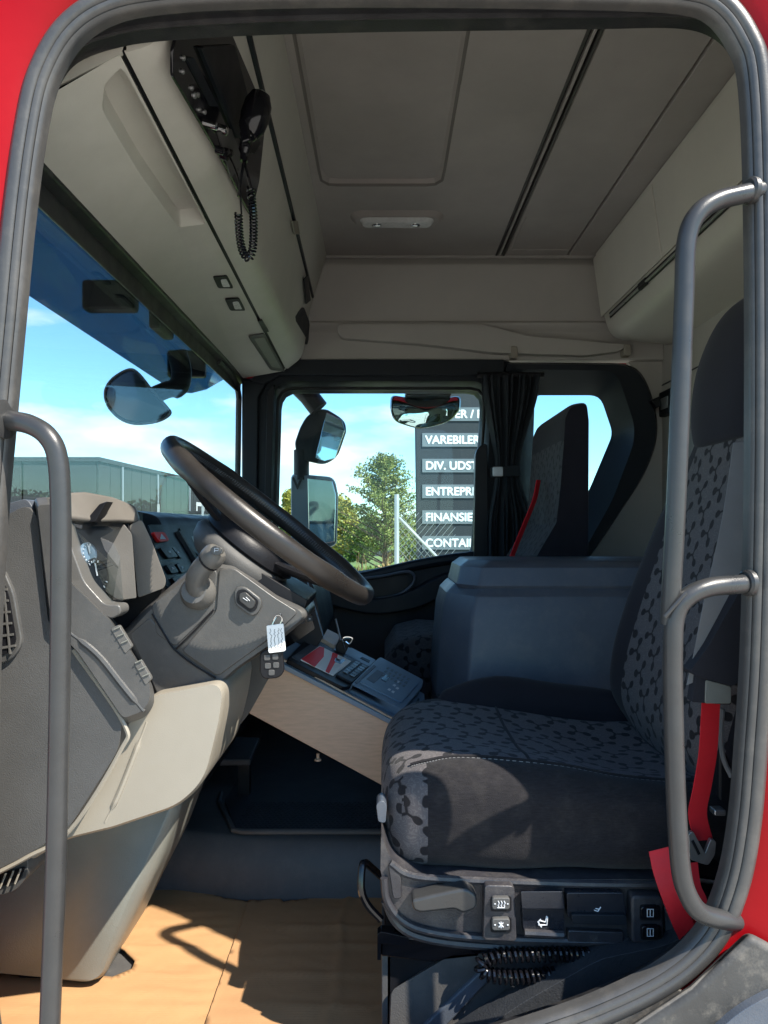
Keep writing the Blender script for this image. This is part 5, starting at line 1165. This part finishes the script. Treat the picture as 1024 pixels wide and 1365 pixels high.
obj('screw', edge, lathe([(0, .004), (.012, .004), (.014, .008), (.018, .008)], P(424, 1004, 1.78), (0, 0, -1), 10), parent=t)
# tray with poster
t = thing('display_tray', 'black framed recessed screen with red and white picture on the console', 'screen')
obj('frame', black, slab([(380, 884), (404, 858), (412, 856), (486, 892), (488, 900), (462, 921), (455, 922)], p0, nC, .0, .012, 3), parent=t, bevel=.002)
obj('tray_wall', boxm, slab([(386, 882), (412, 864), (420, 868), (396, 888)], p0, nC, .012, .014), parent=t)
obj('picture', white, slab([(397, 886), (423, 867), (466, 888), (441, 907)], p0, nC, .0125, .0145), parent=t)
obj('red_field', redb, slab([(398, 885.5), (423, 868), (429, 870), (428, 882), (416, 896)], p0, nC, .0146, .0152), parent=t)
obj('red_stripe', redb, slab([(430, 902), (438, 884), (440, 876), (447, 879), (444, 888), (435, 904.5)], p0, nC, .0146, .0152, 1), parent=t)
obj('dark_block', gloss, slab([(444, 883), (450, 886), (454, 884), (457, 887), (450, 892), (442, 888)], p0, nC, .0146, .0153), parent=t)
kp = obj('keypad', navy, slab([(444, 907), (467, 886), (489, 896), (465, 918)], p0, nC, .012, .018, 2), parent=t, bevel=.0015)
for i in range(6):
    for j in range(2):
        f = i/6; x = 452+f*19+j*9; y = 904-f*15.5+j*4.5
        obj('key', rail, slab([(x, y), (x+2.6, y-2.1), (x+9, y+.9), (x+6.4, y+3.2)], p0, nC, .018, .020), parent=kp, bevel=.0004)
# grey control unit
t = thing('control_unit', 'blue grey control unit with keypad and small display on the console', 'control panel')
obj('housing', grey_blue, slab([(463, 922), (492, 893), (502, 884), (560, 915), (558, 925), (532, 956)], p0, nC, .0, .022, 3), parent=t, bevel=.003)
obj('label_plate', boxm, slab([(467, 920), (493, 896), (496, 898), (470, 922)], p0, nC, .022, .024), parent=t)
fpn = obj('front_plate', grey_blue, slab([(473, 921), (500, 897), (553, 921), (529, 948)], p0, nC, .022, .026, 2), parent=t, bevel=.001)
obj('lcd', gloss, slab([(502, 917), (508, 911), (514, 914), (508, 921)], p0, nC, .026, .0275), parent=t)
obj('print_area', boxm, slab([(482, 917), (497, 904), (507, 909), (492, 923)], p0, nC, .026, .0266), parent=t)
for i in range(6):
    for j in range(3):
        x = 509+i*5.4+j*1.5-(j*4.5); y = 902+i*2.9+j*4.6
        obj('key', signp, slab([(x, y), (x+1.8, y-1.7), (x+4.6, y-.3), (x+2.8, y+1.5)], p0, nC, .026, .0278), parent=t)
for (x, y) in ((517, 925), (522, 920), (510, 931), (515, 934), (521, 929)):
    obj('symbol', iconm, slab([(x, y), (x+2, y-1.8), (x+5, y-.2), (x+3, y+1.8)], p0, nC, .026, .0265), parent=t)
obj('side_tray', grey_blue, slab([(455, 872), (466, 866), (500, 883), (490, 892)], p0, nC, .0, .008, 2), parent=t, bevel=.001)
obj('slot', black, slab([(478, 881), (481, 879), (492, 884), (490, 887)], p0, nC, .008, .009), parent=t)
obj('cable', black, tube(catm([P(545, 958, 1.78), P(552, 944, 1.85), P(558, 932, 1.95)], 5), .003, 6), parent=t)
# small lever with clip
t = thing('hand_lever', 'small black lever with bent metal clip and thin rod on the console', 'lever')
obj('lever_body', black, prism([P(a, b, 2.0) for a, b in rp_([(447, 862), (452, 854, 3), (466, 851, 3), (467, 858), (458, 876), (450, 876)], 2)], (0, .03, 0)), parent=t, bevel=.004)
obj('rod', metal, tube([P(447.5, 825, 2.03), P(455, 856, 2.01)], .0028, 8), parent=t)
obj('clip', chrome, tube(catm([P(460, 866, 1.99), P(457, 852, 1.985), P(463, 849, 1.985), P(470, 851, 1.985), P(466, 858, 1.985), P(461, 855, 1.985)], 5), .0022, 6), parent=t)
# ================================================================== CARDBOARD
zf = CZ-.868; fp = Vector((0, 0, zf)); up = Vector((0, 0, 1))
random.seed(11)
def torn(pts, amp=1.2, st=6):
    o = []
    for a, b in zip(pts[:-1], pts[1:]):
        n = max(1, int(math.hypot(b[0]-a[0], b[1]-a[1])/st))
        for k in range(n): f = k/n; o.append((a[0]+(b[0]-a[0])*f, a[1]+(b[1]-a[1])*f+random.uniform(-amp, amp)))
    return o+[pts[-1]]
e1_ = torn([(120, 1180), (190, 1181), (240, 1187), (300, 1198), (335, 1203)])
def cardsheet(poly, m, hole=None, lift=0):
    pts = [hit(a, b, fp, up) for a, b in poly]
    bm = bmesh.new(); vs_ = [bm.verts.new(p) for p in pts]; bm.faces.new(vs_)
    bmesh.ops.triangulate(bm, faces=bm.faces)
    for _ in range(8):
        es = [e for e in bm.edges if e.calc_length() > .016]
        if not es: break
        bmesh.ops.subdivide_edges(bm, edges=es, cuts=1, use_grid_fill=False); bmesh.ops.triangulate(bm, faces=bm.faces)
    for v in bm.verts:
        p = v.co; q = Vector((p.x*3.2, p.y*9, lift*5)); v.co.z += abs(noise.noise(q))*.006+abs(noise.noise(q*3.1))*.003+lift+.002
        for yc in (1.335, 1.43, 1.53, 1.60): v.co.z += .0035*math.exp(-((p.y-yc-.012*noise.noise(Vector((p.x*5, yc*9, 0))))/.009)**2)*(.5+noise.noise(Vector((p.x*7, yc, 2))))
        v.co.z += .004*math.exp(-((p.x+.09+.02*noise.noise(Vector((p.y*9, 0, 0))))/.010)**2)*(lift > 0)
    me_v = [v.co.copy() for v in bm.verts]; bm.verts.index_update(); me_f = [tuple(v.index for v in f.verts) for f in bm.faces]; bm.free()
    return me_v, me_f
c1 = obj('cardboard_sheet', card, cardsheet(e1_+[(280, 1365), (262, 1430), (-60, 1430), (-60, 1290), (60, 1300), (120, 1302), (150, 1304, )][:7]+[(176, 1294), (180, 1284), (166, 1270), (150, 1262), (120, 1250)], card), sharp=60)
c1.modifiers.new('s', 'SOLIDIFY').thickness = .004
tag(c1, 'sunlit brown cardboard sheet covering the floor beside the grey column', 'cardboard')
e2_ = torn([(331, 1204), (372, 1200), (378, 1207), (420, 1199), (460, 1192), (505, 1190), (560, 1190)], 1.0)
c2 = obj('cardboard_sheet', card2, cardsheet(e2_+[(560, 1430), (256, 1430), (275, 1365)], card2, lift=.004), sharp=60)
c2.modifiers.new('s', 'SOLIDIFY').thickness = .004
tag(c2, 'shaded wrinkled cardboard sheet overlapping the other up to the seat base', 'cardboard')
# ================================================================== GRAB RAILS, SILL, STEP
t = thing('grab_rail', 'long grey grab rail with welded lower loop on the right of the doorway', 'grab rail')
obj('upper_tube', rail, tube(catm([P(a, b, y) for a, b, y in [(1022, 252, 1.0), (995, 258, .985), (955, 268, .975), (928, 288, .97), (915, 325, .97), (912, 400, .97), (906, 560, .97), (900, 700, .97), (895, 790, .97), (893, 832, .972)]], 8), .0126, 16), parent=t)
obj('lower_tube', rail, tube(catm([P(a, b, y) for a, b, y in [(1010, 776, 1.0), (985, 779, .985), (945, 783, .972), (915, 797, .967), (900, 822, .967), (897, 870, .967), (898, 960, .967), (902, 1080, .967), (908, 1160, .967), (918, 1195, .968), (935, 1217, .972), (965, 1226, .985), (985, 1228, 1.0)]], 8), .0126, 16), parent=t)
obj('weld', rail, tube([P(886, 822, .958), P(900, 806, .955), P(914, 790, .958)], .003, 8), parent=t)
obj('foot_flange', rail, lathe([(0, .018), (.006, .018), (.009, .015)], P(1004, 255, .99), (-1, -.2, 0), 20), parent=t)
obj('foot_flange', rail, lathe([(0, .018), (.006, .018), (.009, .015)], P(1000, 777, .99), (-1, -.2, 0), 20), parent=t)
t = thing('front_grab_rail', 'worn grey vertical grab rail on the left of the doorway', 'grab rail')
obj('tube', rail, tube(catm([P(a, b, y) for a, b, y in [(-16, 556, 1.0), (10, 560, .99), (40, 566, .975), (64, 582, .97), (77, 612, .97), (81, 680, .97), (81, 800, .97), (79, 950, .97), (76, 1100, .97), (71, 1250, .97), (66, 1380, .97), (64, 1450, .97)]], 8), .0132, 16), parent=t)
obj('foot_flange', rail, lathe([(0, .026), (.006, .026), (.009, .018)], P(2, 559, .985), (1, -.2, 0), 20), parent=t)
t = thing('door_sill', 'worn black and grey door sill at the lower right of the doorway', 'sill')
obj('tread_strip', stub, loft([[P(a, b, Y) for a, b in ((700, 1384), (800, 1350), (886, 1308), (930, 1330), (820, 1390), (700, 1430))] for Y in (.985, 1.0)]), parent=t, bevel=.004)
t = thing('step_panel', 'dirty grey plastic step panel below the red body at lower right', 'step')
obj('panel', stub, prism([P(a, b, .958) for a, b in [(1003, 1248), (1100, 1300), (1100, 1480), (700, 1480), (830, 1385), (925, 1322)]], (0, .02, 0)), parent=t, bevel=.01, seg=3)
obj('glare_band', boxm, prism([P(a, b, .945) for a, b in rp_([(1100, 1310), (1030, 1325, 20), (985, 1350, 20), (930, 1400), (1100, 1420)], 5)], (0, .02, 0)), parent=t, bevel=.006)  # bluish glare across the step panel, put in as a coloured slab

# ================================================================== settle origins
def bbox(o, out_):
    if o.type == 'MESH':
        off = Vector(); q = o
        while q: off += q.location; q = q.parent
        for c in o.bound_box: out_.append(Vector(c)+off)
    for c in o.children: bbox(c, out_)
for o in list(COL.objects):
    if o.parent or o.type not in ('EMPTY', 'MESH'): continue
    if o.type == 'EMPTY':
        pts = []; bbox(o, pts)
        if not pts: continue
        mn = [min(p[i] for p in pts) for i in range(3)]; mx_ = [max(p[i] for p in pts) for i in range(3)]
        b = Vector(((mn[0]+mx_[0])/2, (mn[1]+mx_[1])/2, mn[2])); o.location = b
        for c in o.children: c.location = Vector(c.location)-b
    elif o.get('kind') != 'structure':
        pts = [Vector(c) for c in o.bound_box]
        mn = [min(p[i] for p in pts) for i in range(3)]; mx_ = [max(p[i] for p in pts) for i in range(3)]
        b = Vector(((mn[0]+mx_[0])/2, (mn[1]+mx_[1])/2, mn[2])); o.data.transform(Matrix.Translation(-b)); o.location = b
